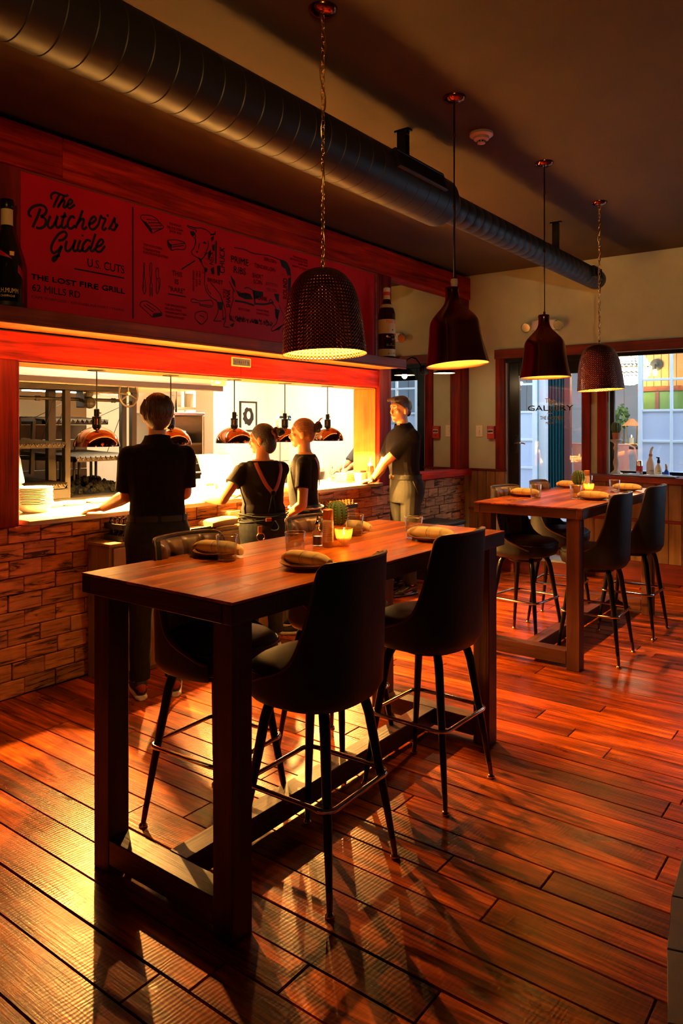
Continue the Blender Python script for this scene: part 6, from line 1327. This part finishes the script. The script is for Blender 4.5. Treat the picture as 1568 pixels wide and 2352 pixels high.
def strap(p, pts, w, name='apron_strap', mat='strap_leather', infl=.027):
    P = smooth_path(pts, 5); rows = []
    for i, q in enumerate(P):
        t = (P[min(i+1,len(P)-1)]-P[max(i-1,0)]); t.normalize(); n = Vector((-t.y, t.x, 0))*w/2
        rows.append([p.back(q.x-n.x, q.y-n.y, infl-.001), p.back(q.x, q.y, infl+.004), p.back(q.x+n.x, q.y+n.y, infl-.001)])
    return MB().grid(rows).build(name, M[mat], p.body, 180)
def harness(p, cx, cz):
    strap(p, [(-.085,1.44),(-.07,1.385),(-.02,1.28),(cx-.01,cz+.01)], .030); strap(p, [(.115,1.43),(.115,1.37),(.085,1.26),(cx+.01,cz+.01)], .030)
    c = p.back(cx, cz, .034); MB().tube([c+Vector((.016*cos(a), 0, .016*sin(a))) for a in [2*pi*i/16 for i in range(16)]], .004, 6, True).build('apron_ring', M['black_metal'], p.body, 180)
    strap(p, [(cx-.006,cz-.015),(cx-.02,cz-.08),(cx-.045,1.05)], .012, mat='apron_denim'); strap(p, [(cx+.006,cz-.015),(cx+.015,cz-.08),(cx+.02,1.05)], .012, mat='apron_denim')
harness(p, .045, 1.20)
for side in (-1, 1):
    rows = []
    for i in range(9):
        z = 1.02+.26*i/8; rx, ry, yo = p.ring(z, .024); a1 = pi*.5+side*(-1)*(pi*.62-.62*(i/8)**1.6); rows.append([])
        for j in range(13):
            a = pi/2+(a1-pi/2)*j/12*1.0; rows[-1].append(p.L((rx*math.copysign(abs(cos(a))**.88, cos(a)), yo+ry*math.copysign(abs(sin(a))**.88, sin(a)), z)))
    MB().grid(rows).build('apron_side', M['apron_denim'], p.body, 180)
for dz in (0, -.022, .018):
    rx, ry, yo = p.ring(1.0, .034); P = [p.L((rx*cos(a)*1.0, yo+ry*sin(a), 1.015+dz+.012*sin(2*a+dz*90))) for a in [2*pi*i/40 for i in range(40)]]; MB().tube(P, .006, 6, True).build('waist_tie', M['apron_denim'], p.body, 180)
c = p.back(.045, .99, .042); MB().tube([c+Vector((.035*sin(a)*sin(a/2), -.012*sin(a), -.03+.035*cos(a))) for a in [2*pi*i/20 for i in range(20)]], .006, 6, True).build('tie_bow', M['apron_denim'], p.body, 180)
c = p.back(-.005, 1.005, .042); MB().obox(c, (.022,0,0), (0,.003,0), (0,0,.013)).build('tie_patch', M['strap_leather'], p.body, bevel=.002)
c = p.back(-.075, .93, .030); MB().obox(c, (.015,0,0), (0,.003,0), (0,0,.03)).build('ring_strap', M['strap_leather'], p.body, bevel=.002); MB().tube([c+Vector((.028*cos(a)+.004, -.006, -.045+.028*sin(a))) for a in [2*pi*i/24 for i in range(24)]], .004, 6, True).build('key_ring', M['brass'], p.body, 180)
# --- second woman, facing left
A3 = atan2(.80,-.60)
p = Person('woman with loose blond bun in black top facing left', (4.47,3.72), A3, 1.665, .0, .05, .03, 'skin', .95, hips=1.03)
p.build({-1: (PD(694,1160,5.58), PD(664,1180,5.62), PD(640,1184,5.66)), 1: (Vector((4.62,3.86,1.10)), Vector((4.42,4.05,1.08)), Vector((4.34,4.11,1.075)))}, sleeve=.62, pants='blue_denim', collar=False)
h = p.hair([((0,-.018,.030), (.082,.102,.101)), ((0,-.052,-.005), (.070,.060,.075))], [((0,.045,.045), (0,.78,-.62)), ((0,0,-.070), (0,.25,-1))], 'hair_blond')
b = MB()
for c, r in (((0,-.125,.045), .036), ((.02,-.138,.07), .026), ((-.02,-.13,.02), .028), ((.0,-.15,.05), .024)): t = MB().ball((0,0,0), r, 14, 10); t.xf(p.HM @ Matrix.Translation(c)); b.add(t.v, t.f)
mobj('hair_bun', vox(b, .006, 2), 'hair_dark', h)
p.locks(h, [[(x,-.13,.07), (x*1.4,-.15,.10), (x*2,-.165,.115), (x*2.4,-.18,.12)] for x in (-.02,-.008,.008,.02)], 'hair_blond', .005)
strap(p, [(-.105,1.43),(-.085,1.36),(-.045,1.26),(-.01,1.19)], .026); strap(p, [(.105,1.43),(.085,1.36),(.045,1.26),(.01,1.19)], .026)
rows = []
for i in range(9):
    z = 1.0+.36*i/8; rx, ry, yo = p.ring(z, .026); rows.append([p.L((rx*cos(a), yo+ry*sin(a), z)) for a in [pi/2-1.15*(1-.5*(i/8)**2)+2.3*(1-.5*(i/8)**2)*j/16 for j in range(17)]])
MB().grid(rows).build('apron_bib', M['apron_denim'], p.body, 180)
rx, ry, yo = p.ring(1.0, .036); MB().tube([p.L((rx*cos(a), yo+ry*sin(a), 1.02)) for a in [2*pi*i/40 for i in range(40)]], .007, 6, True).build('waist_tie', M['paper'], p.body, 180)
# --- young man by the post, in profile
A4 = atan2(.42,-.91)
p = Person('young man in black polo and slacks in profile by the orange post', (6.08,3.80), A4, 1.90, .12, -.02, .07, wide=1.02)
p.build({-1: (PD(884,1062,7.02), PY(858,1098,4.02), PY(836,1110,4.14)), 1: (Vector((6.02,4.03,1.20)), Vector((5.90,4.04,1.085)), Vector((5.80,4.12,1.075)))}, sleeve=.72, pants='slacks', shoes='gloss', feet={-1: (PZ(938, 1368, 0)+Vector((.03,.0,.09)), None)})
h = p.hair([((0,-.016,.034), (.080,.099,.094)), ((0,.020,.090), (.060,.062,.034)), ((0,.058,.092), (.048,.034,.028)), ((0,-.05,-.015), (.068,.050,.060))], [((0,.058,.048), (0,.60,-.80)), ((0,0,-.062), (0,.2,-1))], 'hair_dark')
p.locks(h, [[(x,.06,.10), (x,.095,.098), (x*1.1,.104,.084), (x*1.1,.104,.070)] for x in (-.04,-.026,-.012,.002,.016,.03,.042)], 'hair_dark', .011)
w = p.L((0,.115,1.03)); MB().obox(w+Vector((0,.012,0)), (.022,0,0), (0,.003,0), (0,0,.016)).build('belt_buckle', M['brass'], p.belt, bevel=.002)
for side in (-1, 1):
    rx, ry, yo = p.ring(.95, .016); MB().tube([p.L((side*(rx-.004), yo+.05, 1.00)), p.L((side*(rx+.004), yo+.02, .93)), p.L((side*(rx+.004), yo+.0, .88))], .004, 6).build('pocket_seam', M['black_denim'], p.belt, 180)
wr = p.wr[-1]; d_ = (p.loc(PY(836,1110,4.14))-wr).normalized(); MB().tube([wr-d_*.012, wr+d_*.012], [.033*p.k,.033*p.k], 16, caps=False).build('bracelet', M['black_matte'], p.body, 180)
# --- two cooks partly hidden inside the kitchen
p = Person('cook in grey shirt half hidden behind the orange post', (7.28,4.97), atan2(.1,-1), 1.72, 0, .2, .22, 'skin', 1.0, .009)
p.build({-1: (PD(812,1070,8.55), PD(800,1077,8.40), PD(790,1080,8.3)), 1: (Vector((7.05,5.22,1.14)), Vector((6.85,5.2,1.09)), Vector((6.75,5.2,1.08)))}, shirt='shirt_grey', sleeve=.80)
p.hair([((0,-.018,.030), (.081,.100,.098)), ((0,-.05,-.01), (.070,.060,.075))], [((0,.045,.045), (0,.78,-.62)), ((0,0,-.07), (0,.2,-1))], 'hair_dark', .009)
p = Person('cook in blue shirt at the left edge of the kitchen opening', (2.62,5.02), atan2(.3,1), 1.74, 0, .1, .08, 'skin', 1.0, .009)
p.build({-1: (Vector((2.78,5.20,1.18)), Vector((2.95,5.24,1.12)), Vector((3.05,5.24,1.10))), 1: (Vector((2.72,4.86,1.18)), Vector((2.86,4.92,1.10)), Vector((2.95,4.94,1.08)))}, shirt='shirt_blue', sleeve=.9)
p.hair([((0,-.018,.030), (.081,.100,.098)), ((0,-.05,-.01), (.070,.060,.075))], [((0,.045,.045), (0,.78,-.62)), ((0,0,-.07), (0,.2,-1))], 'hair_dark', .009)
# ================================================================== added fill light: unseen pole with two spotlights behind the viewer: one on the back wall, one on the red sign
t = thing('added_spot_pole', 'added fill-light pole with two spotlights behind the viewer', 'spotlight', (-1.0, -.6, 0))
MB().lathe([(.001,0),(.22,0),(.22,.02),(.03,.035),(.001,.035)], 24).build('base', M['black_metal'], t, 40); MB().tube([(0,0,.03),(0,0,2.22)], .016, 10).build('pole', M['black_metal'], t, 60)
def pole_head(z, side, aim, watts, col, size, blend, soft):
    c = Vector((0, side*.12, z)); dv = (Vector(aim)-Vector((-1.0,-.6,0))-c).normalized()
    MB().tube([(0,0,z),(0,side*.12,z)], .008, 8).build('arm', M['black_metal'], t); MB().lathe([(.001,0),(.045,.0),(.05,.02),(.05,.15),(.045,.15),(.043,.03),(.001,.025)], 20, c-dv*.10, dv).build('can', M['black_metal'], t, 50)
    l = bpy.data.lights.new('spot_light', 'SPOT'); l.energy = watts; l.color = col; l.spot_size = R(size); l.spot_blend = blend; l.shadow_soft_size = soft
    o = bpy.data.objects.new('spot_light', l); COL.objects.link(o); o.parent = t; o.location = c+dv*.055; o.rotation_euler = dv.to_track_quat('-Z', 'Y').to_euler()
pole_head(2.05, 1, (8.0, 1.6, 2.75), WALL_FILL_W, (1,.90,.62), 30, .6, .03); pole_head(2.15, -1, (3.9, 4.12, 3.15), SPOT_W*1.5, WARM, 38, .95, .08)
# added unseen LED tape behind the shelf lip, brightens the lintel
ls = thing('added_led_strip', 'added amber light strip hidden behind the front lip of the long shelf', 'light strip', (3.72, 3.819, 2.158))
MB().box(-2.35, 2.36, -.0045, .0, .001, .0095).build('tape', M['white_plastic'], ls); m = MB()
for k in range(94): m.box(-2.335+k*.05, -2.315+k*.05, .0002, .002, .002, .009)
o = m.build('diodes', M['led_amber'], ls); o['kind'] = 'stuff'
l = bpy.data.lights.new('strip_light', 'AREA'); l.shape = 'RECTANGLE'; l.size = 4.68; l.size_y = .008; l.energy = LED_W; l.color = (1,.42,.09)
o = bpy.data.objects.new('strip_light', l); COL.objects.link(o); o.location = (0,.004,.005); o.parent = ls; o.rotation_euler = (R(60),0,0)
